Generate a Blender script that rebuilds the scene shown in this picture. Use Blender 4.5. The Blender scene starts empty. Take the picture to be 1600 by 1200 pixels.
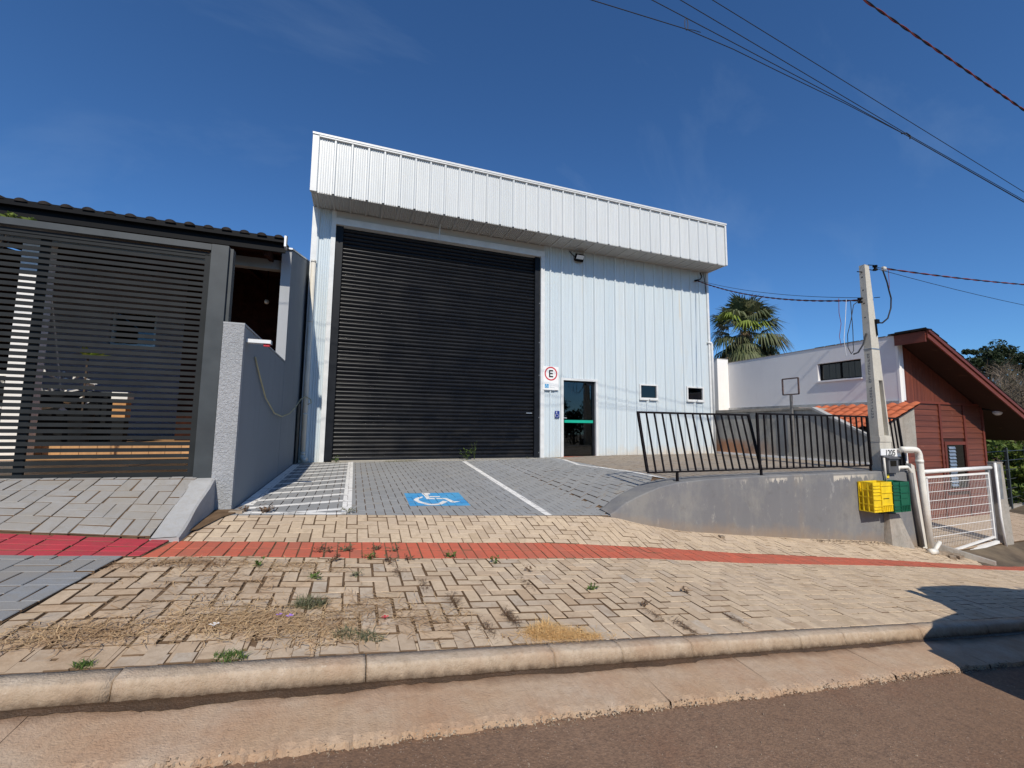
import bpy, math, random
import numpy as np
from mathutils import Matrix, Vector, Euler

random.seed(7)
RND = random.Random(11)
S = bpy.context.scene
COL = S.collection

# ------------------------------------------------------------------ camera
CAMP = np.array([-3.13196, -10.63716, 0.80905])
CAMR = np.array([[0.93859364, -0.34484193, 0.01122609],
                 [-0.04436774, -0.08836572, 0.99509949],
                 [0.34216003, 0.93449213, 0.09823937]])   # rows: right, up, forward
cam_d = bpy.data.cameras.new('camera')
cam_d.sensor_width = 36.0
cam_d.lens = 671.861 / 1600 * 36.0
cam_d.clip_start = 0.05
cam_d.clip_end = 3000
cam = bpy.data.objects.new('camera', cam_d)
COL.objects.link(cam)
mw = Matrix.Identity(4)
for i in range(3):
    mw[i][0] = CAMR[0][i]; mw[i][1] = CAMR[1][i]; mw[i][2] = -CAMR[2][i]; mw[i][3] = CAMP[i]
cam.matrix_world = mw
S.camera = cam

# ------------------------------------------------------------------ sky and sun
SUN_EL = math.radians(41.2)
SUN_AZ = math.radians(9.5)            # measured from -Y towards -X
W = bpy.data.worlds.new('World')
S.world = W
W.use_nodes = True
wn, wl = W.node_tree.nodes, W.node_tree.links
wn.clear()
w_out = wn.new('ShaderNodeOutputWorld'); w_bg = wn.new('ShaderNodeBackground')
sky = wn.new('ShaderNodeTexSky'); sky.sky_type = 'NISHITA'; sky.sun_disc = False
sky.sun_elevation = SUN_EL
sky.sun_rotation = math.pi + SUN_AZ
sky.altitude = 700; sky.air_density = 1.0; sky.dust_density = 0.25; sky.ozone_density = 2.6
# thin cirrus: a faint high veil of streaks, evenly all round the sky
tc = wn.new('ShaderNodeTexCoord'); mp = wn.new('ShaderNodeMapping')
mp.inputs['Rotation'].default_value = (0.3, 0.2, 0.7); mp.inputs['Scale'].default_value = (1.0, 4.2, 2.2)
nz = wn.new('ShaderNodeTexNoise'); nz.inputs['Scale'].default_value = 1.5; nz.inputs['Detail'].default_value = 9; nz.inputs['Roughness'].default_value = 0.58
nz.inputs['Distortion'].default_value = 0.55
cr = wn.new('ShaderNodeMapRange'); cr.inputs['From Min'].default_value = 0.54; cr.inputs['From Max'].default_value = 0.86
cr.inputs['To Min'].default_value = 0.0; cr.inputs['To Max'].default_value = 0.13
hs = wn.new('ShaderNodeMixRGB'); hs.blend_type = 'MULTIPLY'; hs.inputs['Fac'].default_value = 1.0; hs.inputs['Color2'].default_value = (0.60, 1.02, 1.44, 1); wl.new(sky.outputs['Color'], hs.inputs['Color1'])   # the camera's white balance, all round
mx = wn.new('ShaderNodeMixRGB'); mx.inputs['Color2'].default_value = (5.2, 6.8, 8.8, 1)
wl.new(tc.outputs['Generated'], mp.inputs['Vector']); wl.new(mp.outputs['Vector'], nz.inputs['Vector'])
wl.new(nz.outputs['Fac'], cr.inputs['Value']); wl.new(cr.outputs['Result'], mx.inputs['Fac'])
wl.new(hs.outputs['Color'], mx.inputs['Color1']); wl.new(mx.outputs['Color'], w_bg.inputs['Color'])
w_bg.inputs['Strength'].default_value = 0.085
wl.new(w_bg.outputs['Background'], w_out.inputs['Surface'])

sun_d = bpy.data.lights.new('sun', 'SUN')
sun_d.energy = 4.35; sun_d.angle = math.radians(0.53); sun_d.color = (1.0, 0.925, 0.81)
sun = bpy.data.objects.new('sun', sun_d); COL.objects.link(sun)
to_sun = Vector((-math.sin(SUN_AZ) * math.cos(SUN_EL), -math.cos(SUN_AZ) * math.cos(SUN_EL), math.sin(SUN_EL)))
sun.rotation_euler = to_sun.to_track_quat('Z', 'Y').to_euler()
sun.location = (-6, -30, 30)

S.view_settings.view_transform = 'Standard'
S.view_settings.look = 'None'
S.view_settings.exposure = 0.0
S.view_settings.gamma = 1.0
S.view_settings.use_curve_mapping = False
S.render.engine = 'CYCLES'
S.cycles.max_bounces = 6
S.cycles.use_denoising = True

# ------------------------------------------------------------------ materials
def lin(r, g, b):
    f = lambda c: ((c / 255 + 0.055) / 1.055) ** 2.4 if c > 10 else c / 255 / 12.92
    return (f(r), f(g), f(b), 1)

class NT:
    def __init__(s, name):
        s.m = bpy.data.materials.new(name); s.m.use_nodes = True
        s.t = s.m.node_tree; s.t.nodes.clear()
        s.out = s.t.nodes.new('ShaderNodeOutputMaterial')
        s.p = s.t.nodes.new('ShaderNodeBsdfPrincipled')
        s.t.links.new(s.p.outputs[0], s.out.inputs['Surface'])
        s._pos = None
    def n(s, typ, **kw):
        k = s.t.nodes.new(typ)
        for a, b in kw.items(): setattr(k, a, b)
        return k
    def l(s, a, b): s.t.links.new(a, b)
    def pos(s, scale=(1, 1, 1)):
        if s._pos is None: s._pos = s.n('ShaderNodeNewGeometry').outputs['Position']
        if scale == (1, 1, 1): return s._pos
        v = s.n('ShaderNodeVectorMath', operation='MULTIPLY'); s.l(s._pos, v.inputs[0]); v.inputs[1].default_value = scale
        return v.outputs[0]
    def noise(s, sc, det=5, rough=0.55, stretch=(1, 1, 1), dist=0.0):
        k = s.n('ShaderNodeTexNoise'); k.inputs['Scale'].default_value = sc; k.inputs['Detail'].default_value = det
        k.inputs['Roughness'].default_value = rough; k.inputs['Distortion'].default_value = dist
        s.l(s.pos(stretch), k.inputs['Vector']); return k.outputs['Fac']
    def ramp(s, v, a, b, lo=0.0, hi=1.0):
        k = s.n('ShaderNodeMapRange'); k.inputs['From Min'].default_value = a; k.inputs['From Max'].default_value = b
        k.inputs['To Min'].default_value = lo; k.inputs['To Max'].default_value = hi; s.l(v, k.inputs['Value']); return k.outputs['Result']
    def mul(s, a, b, op='MULTIPLY'):
        k = s.n('ShaderNodeMath', operation=op)
        for i, v in enumerate((a, b)):
            if isinstance(v, (int, float)): k.inputs[i].default_value = v
            else: s.l(v, k.inputs[i])
        return k.outputs[0]
    def mix(s, f, a, b, mode='MIX'):
        k = s.n('ShaderNodeMixRGB', blend_type=mode)
        for i, v in zip(('Fac', 'Color1', 'Color2'), (f, a, b)):
            if isinstance(v, (int, float)): k.inputs[i].default_value = v
            elif isinstance(v, tuple): k.inputs[i].default_value = v
            else: s.l(v, k.inputs[i])
        return k.outputs[0]
    def rand(s):
        a = s.n('ShaderNodeObjectInfo').outputs['Random']; b = s.n('ShaderNodeNewGeometry').outputs['Random Per Island']
        return s.mul(s.mul(a, b, 'ADD'), 1.0, 'MODULO')
    def zc(s):
        k = s.n('ShaderNodeSeparateXYZ'); s.l(s.pos(), k.inputs[0]); return k.outputs['Z']
    def xyz(s):
        k = s.n('ShaderNodeSeparateXYZ'); s.l(s.pos(), k.inputs[0]); return k.outputs
    def done(s, col, rough=0.7, metal=0.0, spec=0.4, bump=None, bs=0.3, bd=0.01):
        if isinstance(col, tuple): s.p.inputs['Base Color'].default_value = col
        else: s.l(col, s.p.inputs['Base Color'])
        if isinstance(rough, (int, float)): s.p.inputs['Roughness'].default_value = rough
        else: s.l(rough, s.p.inputs['Roughness'])
        s.p.inputs['Metallic'].default_value = metal
        s.p.inputs['Specular IOR Level'].default_value = spec
        if bump is not None:
            k = s.n('ShaderNodeBump'); k.inputs['Strength'].default_value = bs; k.inputs['Distance'].default_value = bd
            s.l(bump, k.inputs['Height']); s.l(k.outputs[0], s.p.inputs['Normal'])
        return s.m

MATS = {}
def simple(name, c, rough=0.6, var=0.12, sc=6.0, metal=0.0, spec=0.4, bump=0.0, bsc=60.0, grime=None):
    t = NT(name)
    n1 = t.noise(sc, 6)
    dark = tuple(x * (1 - var * 1.6) for x in c[:3]) + (1,); lite = tuple(min(1, x * (1 + var)) for x in c[:3]) + (1,)
    col = t.mix(t.ramp(n1, 0.3, 0.7), dark, lite)
    if grime:
        col = t.mix(t.ramp(t.noise(sc * 0.45, 7, 0.65), 0.5, 0.75, 0, grime[1]), col, grime[0])
    b = t.noise(bsc, 4) if bump else None
    MATS[name] = t.done(col, t.ramp(n1, 0.2, 0.8, max(0.02, rough - 0.06), min(1, rough + 0.06)), metal, spec, b, bump, 0.004)
    return MATS[name]

def paver_mat(name, ca, cb, cd, dirt=0.5, dsc=0.9, paint=None, soil=None):
    t = NT(name); r = t.rand()
    col = t.mix(r, ca, cb)
    r2 = t.mul(t.mul(r, 7.31), 1.0, 'MODULO')
    col = t.mix(t.ramp(r2, 0.72, 1.0, 0, 0.45), col, cd)
    fine = t.noise(26, 6, 0.7)
    col = t.mix(t.ramp(fine, 0.35, 0.75, 0, 0.45), col, cd)
    col = t.mix(t.ramp(t.noise(11, 6, 0.68), 0.48, 0.70, 0, 0.5), col, tuple(x*.78 for x in cd[:3])+(1,))
    big = t.noise(dsc, 6, 0.62)
    col = t.mix(t.ramp(big, 0.45, 0.72, 0, dirt), col, cd)
    if paint:                          # worn coat of paint over the concrete, chipped by noise
        wear = t.ramp(t.noise(2.3, 8, 0.72), 0.60, 0.70, 1, paint[1])
        pc = t.mix(t.ramp(t.noise(1.1, 5), 0.3, 0.7), paint[0], paint[2])
        pc = t.mix(t.ramp(t.noise(0.8, 6, 0.6, (1, 0.35, 1)), 0.52, 0.72, 0, 0.5), pc, paint[3])
        col = t.mix(wear, col, pc)
    if soil:                           # red earth trodden over the bricks
        col = t.mix(t.ramp(t.noise(3.1, 7, 0.68), 0.56, 0.70, 0, soil[1]), col, soil[0])
    speck = t.noise(140, 3, 0.6)
    col = t.mix(t.ramp(speck, 0.62, 0.72, 0, 0.35), col, tuple(x * 0.45 for x in cd[:3]) + (1,))
    MATS[name] = t.done(col, 0.88, 0, 0.25, t.mul(fine, speck, 'ADD'), 0.35, 0.004)

TAN_A, TAN_B, TAN_D = (0.66, 0.52, 0.36, 1), (0.56, 0.445, 0.325, 1), (0.40, 0.295, 0.19, 1)
paver_mat('tan_paver', TAN_A, TAN_B, TAN_D, 0.4, soil=((0.30, 0.17, 0.09, 1), 0.3))
paver_mat('worn_paver', (0.52, 0.445, 0.35, 1), (0.62, 0.46, 0.30, 1), (0.36, 0.255, 0.165, 1), 0.5, 1.4, soil=((0.32, 0.19, 0.10, 1), 0.55))
paver_mat('red_paver', (0.62, 0.135, 0.075, 1), (0.53, 0.12, 0.07, 1), (0.36, 0.15, 0.10, 1), 0.45, 1.6)
paver_mat('crimson_paver', (0.50, 0.045, 0.065, 1), (0.44, 0.04, 0.06, 1), (0.34, 0.08, 0.08, 1), 0.35, 1.6)
paver_mat('grey_painted_paver', (0.27, 0.285, 0.30, 1), (0.235, 0.25, 0.265, 1), (0.29, 0.265, 0.225, 1), 0.6, 1.3)
paver_mat('light_grey_paver', (0.34, 0.335, 0.325, 1), (0.29, 0.285, 0.275, 1), (0.30, 0.265, 0.215, 1), 0.6, 1.1)
paver_mat('ramp_paver', (0.30, 0.285, 0.255, 1), (0.26, 0.25, 0.23, 1), (0.32, 0.275, 0.205, 1), 0.6, 0.9,
          paint=((0.255, 0.258, 0.255, 1), 0.15, (0.30, 0.30, 0.29, 1), (0.34, 0.36, 0.385, 1)))
paver_mat('platform_paver', (0.30, 0.265, 0.22, 1), (0.26, 0.235, 0.205, 1), (0.34, 0.26, 0.18, 1), 0.6, 0.8)
paver_mat('yard_paver', (0.52, 0.41, 0.30, 1), (0.47, 0.37, 0.27, 1), (0.36, 0.27, 0.19, 1), 0.4, 0.9)

def joint_mat():
    t = NT('joint_soil'); a = t.noise(5, 7, 0.7)
    col = t.mix(t.ramp(a, 0.3, 0.7), (0.085, 0.055, 0.032, 1), (0.20, 0.13, 0.078, 1))
    MATS['joint_soil'] = t.done(col, 0.95, 0, 0.1, t.noise(90, 4), 0.5, 0.004)
joint_mat()

def asphalt():
    t = NT('asphalt')
    big = t.noise(0.9, 6, 0.6); v = t.n('ShaderNodeTexVoronoi'); v.inputs['Scale'].default_value = 95; t.l(t.pos(), v.inputs['Vector'])
    fine = t.noise(55, 6, 0.7)
    col = t.mix(t.ramp(big, 0.3, 0.7), (0.205, 0.122, 0.074, 1), (0.265, 0.168, 0.108, 1))
    col = t.mix(t.ramp(t.noise(2.6, 6, 0.65), 0.5, 0.75, 0, 0.55), col, (0.22, 0.11, 0.065, 1))
    col = t.mix(t.ramp(fine, 0.42, 0.68, 0, 0.55), col, (0.075, 0.052, 0.040, 1))
    stones = t.mul(t.ramp(v.outputs['Distance'], 0.16, 0.34, 1, 0), t.ramp(t.noise(38, 2), 0.50, 0.62))
    col = t.mix(t.ramp(t.noise(17, 7, 0.75), 0.5, 0.72, 0, 0.5), col, (0.085, 0.055, 0.04, 1))
    col = t.mix(t.mul(stones, 0.75), col, (0.36, 0.27, 0.20, 1))
    MATS['asphalt'] = t.done(col, 0.9, 0, 0.25, t.mul(t.mul(v.outputs['Distance'], -0.7), t.mul(fine, 1.4), 'ADD'), 0.5, 0.006)
asphalt()

def concrete(name, a, b, c, sc=2.2, red=0.0, streak=False, bump=0.35, rough=0.85):
    t = NT(name)
    n1 = t.noise(sc, 7, 0.62); n2 = t.noise(sc * 9, 6, 0.7)
    col = t.mix(t.ramp(n1, 0.32, 0.68), a, b)
    col = t.mix(t.ramp(n2, 0.45, 0.75, 0, 0.5), col, c)
    if red: col = t.mix(t.ramp(t.noise(sc * 0.8, 7, 0.66), 0.42, 0.68, 0, red), col, (0.36, 0.175, 0.085, 1))
    if name == 'gutter_concrete':      # damp silt stain spreading from the kerb foot
        yy = t.mul(t.xyz()[1], t.mul(t.noise(5, 7, 0.7, (1, .6, 1)), 0.16), 'ADD')
        col = t.mix(t.ramp(yy, -8.335, -8.25, 0, 0.85), col, (0.15, 0.085, 0.048, 1))
    if name == 'kerb_concrete':        # mud line along the foot, chips of lime above
        xx = t.xyz(); rel = t.mul(t.mul(xx[0], 0.105), t.mul(xx[2], 0.675, 'ADD'), 'ADD')
        rel = t.mul(rel, t.mul(t.noise(14, 7, 0.7), 0.07), 'SUBTRACT')
        col = t.mix(t.ramp(rel, -0.080, -0.030, 0.6, 0), col, (0.27, 0.19, 0.12, 1)); col = t.mix(t.ramp(rel, -0.112, -0.08, 0.9, 0), col, (0.09, 0.058, 0.036, 1))
        col = t.mix(t.ramp(t.noise(6, 9, 0.78), 0.60, 0.66, 0, 0.6), col, (0.62, 0.54, 0.42, 1))
    if streak: col = t.mix(t.ramp(t.noise(7, 6, 0.6, (1, 1, 0.12)), 0.5, 0.72, 0, 0.45), col, c)
    MATS[name] = t.done(col, rough, 0, 0.25, t.mul(n2, t.noise(120, 4), 'ADD'), bump, 0.006)
concrete('kerb_concrete', (0.46, 0.355, 0.25, 1), (0.58, 0.48, 0.365, 1), (0.22, 0.155, 0.10, 1), 4.2, 0.36, bump=1.0)
concrete('gutter_concrete', (0.46, 0.32, 0.205, 1), (0.49, 0.375, 0.27, 1), (0.30, 0.195, 0.12, 1), 2.6, 0.5, bump=0.8)
def stone_mat():
    t = NT('gutter_edge_stone'); r = t.rand()
    col = t.mix(r, (0.12, 0.08, 0.055, 1), (0.50, 0.41, 0.30, 1)); col = t.mix(t.ramp(t.noise(30, 5), 0.4, 0.7, 0, .6), col, (0.24, 0.15, 0.09, 1))
    MATS['gutter_edge_stone'] = t.done(col, 0.9, 0, 0.2)
stone_mat()
concrete('smooth_concrete', (0.35, 0.35, 0.345, 1), (0.42, 0.415, 0.40, 1), (0.30, 0.27, 0.22, 1), 2.4, 0.0)
concrete('pole_concrete', (0.50, 0.47, 0.40, 1), (0.58, 0.55, 0.47, 1), (0.36, 0.33, 0.28, 1), 3.5, 0.0, True)
concrete('old_concrete', (0.30, 0.28, 0.245, 1), (0.40, 0.37, 0.32, 1), (0.16, 0.14, 0.115, 1), 2.5, 0.12, True)
concrete('wet_mud', (0.06, 0.038, 0.024, 1), (0.085, 0.055, 0.034, 1), (0.035, 0.024, 0.017, 1), 8, 0.1, bump=1.0, rough=0.32)

def wall_paint(name, a, b, stain, chip=None, peel=None):
    t = NT(name)
    n = t.noise(0.9, 6, 0.6)
    col = t.mix(t.ramp(n, 0.3, 0.7), a, b)
    col = t.mix(t.ramp(t.noise(5.5, 6, 0.62, (1, 1, 0.16)), 0.52, 0.75, 0, 0.35), col, stain)
    if chip:
        col = t.mix(t.ramp(t.noise(2.7, 9, 0.75, (1, 1, 0.5)), 0.60, 0.64, 0, 0.6), col, chip)
        col = t.mix(t.ramp(t.noise(2.2, 9, 0.74, (1, 1, 0.6)), 0.48, 0.64, 0, 0.6), col, (0.26, 0.25, 0.225, 1)); col = t.mix(t.ramp(t.noise(9, 8, 0.75, (1, 1, 0.45)), 0.60, 0.68, 0, 0.6), col, (0.34, 0.325, 0.29, 1)); col = t.mix(t.ramp(t.noise(4, 7, 0.7), 0.58, 0.72, 0, 0.45), col, (0.105, 0.10, 0.095, 1))
        xx = t.xyz()
        foot = t.mul(t.mul(xx[0], 0.118), t.mul(xx[2], t.mul(t.noise(3, 8, 0.7), -0.42), 'ADD'), 'ADD')     # earth splashed along the foot, which falls with the street
        col = t.mix(t.ramp(foot, -0.72, -0.52, 0.6, 0), col, (0.29, 0.205, 0.13, 1))
        run = t.mul(t.ramp(t.noise(1.0, 2, 0.4, (1.0, 1, 0.02)), 0.60, 0.68), t.ramp(t.noise(6, 6, 0.6, (1, 1, 0.2)), 0.4, 0.6))
        col = t.mix(t.mul(run, 0.5), col, (0.27, 0.205, 0.14, 1))
    if peel:                           # ragged strip of bare plaster left where the coat flakes off below the coping
        xz = t.xyz()
        edge = t.mul(t.noise(6, 8, 0.75, (1, 1, 0.25)), 0.62)
        low = t.mul(xz[2], edge, 'SUBTRACT')
        m = t.mul(t.ramp(low, peel[0], peel[0] + 0.015), t.ramp(xz[0], peel[1], peel[1] + 0.6))
        m = t.mul(m, t.ramp(xz[0], peel[2], peel[2] + 0.5, 1, 0))
        m = t.mul(t.mul(m, t.ramp(t.noise(1.7, 6, 0.6, (1, 1, 0.2)), 0.44, 0.50)), t.ramp(xz[2], 0.022, 0.038, 1, 0.12))
        col = t.mix(m, col, (0.52, 0.475, 0.40, 1))
    MATS[name] = t.done(col, 0.75, 0, 0.3, t.noise(45, 5, 0.65), 0.3, 0.005)
wall_paint('grey_wall_paint', (0.155, 0.155, 0.16, 1), (0.185, 0.185, 0.188, 1), (0.245, 0.24, 0.225, 1), (0.30, 0.295, 0.285, 1), (-0.335, 2.3, 5.3))
wall_paint('post_plaster', (0.33, 0.345, 0.355, 1), (0.38, 0.39, 0.40, 1), (0.29, 0.295, 0.30, 1))
wall_paint('shaded_wall_paint', (0.215, 0.235, 0.25, 1), (0.24, 0.26, 0.275, 1), (0.18, 0.195, 0.205, 1))  # side faces toned darker than the fronts: shade put into the colour
wall_paint('grazing_lit_plaster', (0.69, 0.675, 0.675, 1), (0.74, 0.725, 0.72, 1), (0.62, 0.60, 0.59, 1))  # white wall dimmed in its colour for the grazing sun on it
wall_paint('white_plaster', (0.78, 0.76, 0.72, 1), (0.82, 0.80, 0.77, 1), (0.68, 0.65, 0.60, 1))

def rough_plaster():
    t = NT('dashed_plaster')
    v = t.noise(38, 5, 0.6, dist=1.2)
    col = t.mix(t.ramp(t.noise(1.5, 6), 0.3, 0.7), (0.34, 0.355, 0.365, 1), (0.40, 0.41, 0.42, 1))
    MATS['dashed_plaster'] = t.done(col, 0.8, 0, 0.3, t.ramp(v, 0.35, 0.75), 0.9, 0.012)
rough_plaster()

def stained_wall():
    t = NT('stained_boundary_plaster')
    xz = t.xyz(); n = t.noise(1.4, 7, 0.65)
    col = t.mix(t.ramp(n, 0.3, 0.7), (0.30, 0.285, 0.25, 1), (0.42, 0.40, 0.36, 1))
    col = t.mix(t.ramp(t.noise(3.2, 7, 0.7, (1, 1, 0.22)), 0.50, 0.68, 0, 0.75), col, (0.10, 0.095, 0.085, 1))
    up = t.mul(xz[2], t.mul(t.noise(2.0, 6), 0.9), 'SUBTRACT')
    col = t.mix(t.mul(t.ramp(up, -0.15, 0.10, 0.85, 0), t.ramp(xz[1], -2.2, -0.8)), col, (0.42, 0.19, 0.09, 1))
    MATS['stained_boundary_plaster'] = t.done(col, 0.9, 0, 0.2, t.noise(40, 5), 0.4, 0.005)
stained_wall()

def cladding(name, a, b, dirt):
    t = NT(name); r = t.rand(); xz = t.xyz()
    col = t.mix(r, a, b)
    col = t.mix(t.ramp(t.noise(9, 5, 0.6, (1, 1, 0.05)), 0.48, 0.72, 0, 0.32), col, (0.46, 0.47, 0.46, 1))
    col = t.mix(t.ramp(t.noise(1.3, 6, 0.6), 0.5, 0.75, 0, 0.15), col, (0.62, 0.60, 0.54, 1))
    if dirt:                            # earth splashed up from the paving, and long tan water runs
        up = t.mul(xz[2], t.mul(t.noise(4, 7, 0.7), 1.0), 'SUBTRACT')
        col = t.mix(t.mul(t.ramp(up, -0.46, -0.20, 0.6, 0), t.ramp(xz[0], 2.5, 5.5, 0.35, 1)), col, (0.58, 0.47, 0.34, 1))
        run = t.mul(t.ramp(t.noise(2.9, 3, 0.5, (1, 1, 0.03)), 0.66, 0.70), t.ramp(t.noise(0.8, 4, 0.5), 0.45, 0.55))
        col = t.mix(t.mul(run, 0.55), col, (0.62, 0.54, 0.42, 1))
    MATS[name] = t.done(col, 0.36, 0.0, 0.5, t.noise(2.2, 3, 0.5, (1, 1, 0.45)), 0.3, 0.012)
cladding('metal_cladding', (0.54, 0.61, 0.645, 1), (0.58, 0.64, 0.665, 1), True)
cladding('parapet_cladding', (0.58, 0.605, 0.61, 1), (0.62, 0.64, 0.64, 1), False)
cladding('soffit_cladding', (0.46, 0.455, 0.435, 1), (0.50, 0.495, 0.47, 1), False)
simple('white_trim', (0.66, 0.67, 0.66, 1), 0.4, 0.06)
def shutter_mat():
    t = NT('shutter_paint'); xz = t.xyz(); r = t.rand()
    col = t.mix(r, (0.0045, 0.0055, 0.008, 1), (0.008, 0.009, 0.0115, 1))
    dust = t.mul(t.ramp(t.noise(2.2, 7, 0.68, (1, 1, 3)), 0.46, 0.72), t.ramp(xz[2], 0.0, 1.6, 0.9, 0.25))
    col = t.mix(t.mul(dust, 0.22), col, (0.085, 0.075, 0.062, 1))
    MATS['shutter_paint'] = t.done(col, t.ramp(t.noise(1.6, 5), 0.3, 0.7, 0.20, 0.36), 0, 0.22)
shutter_mat()
simple('shutter_frame', (0.008, 0.010, 0.014, 1), 0.5, 0.2, spec=0.2)
simple('gate_metal', (0.021, 0.0235, 0.0245, 1), 0.55, 0.15, 4.0, spec=0.15)
simple('gate_frame_metal', (0.045, 0.053, 0.057, 1), 0.5, 0.15, 4.0, grime=((0.03, 0.032, 0.034, 1), 0.5))
simple('black_iron', (0.009, 0.007, 0.008, 1), 0.6, 0.3, 20.0, spec=0.15)
simple('white_paint_metal', (0.80, 0.79, 0.75, 1), 0.45, 0.06)
simple('galvanised', (0.45, 0.46, 0.47, 1), 0.35, 0.15, 9.0, metal=0.7)
simple('aluminium', (0.66, 0.67, 0.68, 1), 0.35, 0.08, 9.0, metal=0.6)
simple('pvc_white', (0.76, 0.735, 0.66, 1), 0.4, 0.08, 5.0, grime=((0.5, 0.40, 0.28, 1), 0.35))
simple('pvc_cream', (0.62, 0.59, 0.52, 1), 0.45, 0.08, 5.0)
simple('grey_pipe', (0.16, 0.155, 0.15, 1), 0.5, 0.15)
simple('black_cable', (0.012, 0.012, 0.014, 1), 0.6, 0.2)
simple('red_cable', (0.20, 0.03, 0.025, 1), 0.6, 0.2)
simple('white_cable', (0.70, 0.70, 0.70, 1), 0.6, 0.1)
simple('yellow_conduit', (0.46, 0.42, 0.26, 1), 0.6, 0.15)
simple('yellow_plastic', (0.80, 0.565, 0.012, 1), 0.5, 0.10, 9.0, grime=((0.50, 0.36, 0.08, 1), 0.35))
simple('green_plastic', (0.008, 0.105, 0.055, 1), 0.42, 0.1)
simple('meter_grey', (0.10, 0.10, 0.105, 1), 0.5, 0.15)
simple('sign_white', (0.80, 0.80, 0.78, 1), 0.45, 0.03)
simple('sign_red', (0.55, 0.03, 0.045, 1), 0.45, 0.08)
simple('sign_black', (0.015, 0.015, 0.015, 1), 0.5, 0.1)
simple('sign_blue', (0.06, 0.33, 0.60, 1), 0.45, 0.05)
simple('sign_navy', (0.012, 0.035, 0.22, 1), 0.45, 0.05)
simple('print_grey', (0.45, 0.52, 0.55, 1), 0.6, 0.05)
simple('push_bar_green', (0.01, 0.36, 0.24, 1), 0.35, 0.05)
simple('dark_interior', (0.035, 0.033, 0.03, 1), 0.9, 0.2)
simple('interior_floor', (0.42, 0.38, 0.31, 1), 0.7, 0.1)
simple('dark_brown_wood', (0.030, 0.010, 0.006, 1), 0.8, 0.3, 8.0, spec=0.1)
simple('black_metal', (0.006, 0.0065, 0.0075, 1), 0.6, 0.2, spec=0.12)
simple('roof_tile_dark', (0.022, 0.019, 0.018, 1), 0.85, 0.3, 8.0, spec=0.15)
simple('carport_wall', (0.34, 0.34, 0.40, 1), 0.8, 0.06)
simple('rusty_iron', (0.10, 0.065, 0.06, 1), 0.8, 0.35, 14.0)
simple('rubble', (0.30, 0.235, 0.17, 1), 0.9, 0.3, 14.0, bump=0.5)
simple('dark_wood_post', (0.10, 0.09, 0.075, 1), 0.8, 0.3, 8.0)
simple('lamp_lens', (0.72, 0.74, 0.74, 1), 0.25, 0.03)
simple('purple_petal', (0.40, 0.22, 0.72, 1), 0.6, 0.05)
simple('red_petal', (0.60, 0.03, 0.05, 1), 0.6, 0.1)
simple('white_litter', (0.75, 0.73, 0.70, 1), 0.6, 0.05)
simple('rubber', (0.02, 0.02, 0.02, 1), 0.85, 0.2)
simple('car_paint', (0.30, 0.31, 0.32, 1), 0.3, 0.04, metal=0.4)
simple('planter_white', (0.70, 0.69, 0.66, 1), 0.6, 0.08)
simple('box_wood', (0.52, 0.27, 0.10, 1), 0.6, 0.15, 6.0)

def paint_mat(name, c, wear=0.5, c2=None):
    t = NT(name)
    w = t.ramp(t.noise(9, 8, 0.75), 0.58, 0.66, 0, wear)
    col = t.mix(t.ramp(t.noise(3, 5), 0.3, 0.7), c, c2 or tuple(x * 0.86 for x in c[:3]) + (1,))
    col = t.mix(w, col, (0.30, 0.27, 0.235, 1))
    MATS[name] = t.done(col, 0.75, 0, 0.3, t.noise(60, 5), 0.3, 0.003)
paint_mat('white_road_paint', (0.86, 0.84, 0.79, 1), 0.35)
paint_mat('blue_road_paint', (0.055, 0.30, 0.62, 1), 0.30, (0.10, 0.37, 0.60, 1))
paint_mat('cream_road_paint', (0.66, 0.60, 0.46, 1), 0.6)

def wood(name, a, b, dirn, rough=0.5):
    t = NT(name)
    st = (0.35, 0.35, 9.0) if dirn == 'h' else ((9.0, 9.0, 0.35) if dirn == 'v' else (9.0, 0.4, 1))
    g = t.noise(2.2, 7, 0.6, st, 0.6); r = t.rand()
    col = t.mix(t.ramp(g, 0.3, 0.7), a, b)
    col = t.mix(t.mul(r, 0.45), col, tuple(x * 0.62 for x in a[:3]) + (1,))
    col = t.mix(t.ramp(t.noise(5, 8, 0.7), 0.60, 0.72, 0, 0.18), col, (0.42, 0.22, 0.15, 1))
    MATS[name] = t.done(col, rough, 0, 0.4, g, 0.25, 0.004)
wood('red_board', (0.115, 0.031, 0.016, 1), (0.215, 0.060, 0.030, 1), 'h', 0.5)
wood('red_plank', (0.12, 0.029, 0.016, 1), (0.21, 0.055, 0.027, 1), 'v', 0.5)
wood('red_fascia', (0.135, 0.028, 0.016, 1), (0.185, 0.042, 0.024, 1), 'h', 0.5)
wood('soffit_wood', (0.035, 0.010, 0.006, 1), (0.05, 0.015, 0.009, 1), 'd', 0.7)  # red timber made near-black: the overhang's shadow put into the colour
wood('floor_wood', (0.42, 0.24, 0.11, 1), (0.55, 0.32, 0.15, 1), 'd', 0.5)
def tile_mat():
    t = NT('clay_tile'); r = t.rand()
    col = t.mix(r, (0.56, 0.15, 0.062, 1), (0.46, 0.125, 0.058, 1))
    col = t.mix(t.ramp(t.noise(9, 7, 0.7), 0.5, 0.75, 0, 0.4), col, (0.30, 0.10, 0.06, 1))
    MATS['clay_tile'] = t.done(col, 0.75, 0, 0.3, t.noise(50, 4), 0.3, 0.004)
tile_mat()

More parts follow.
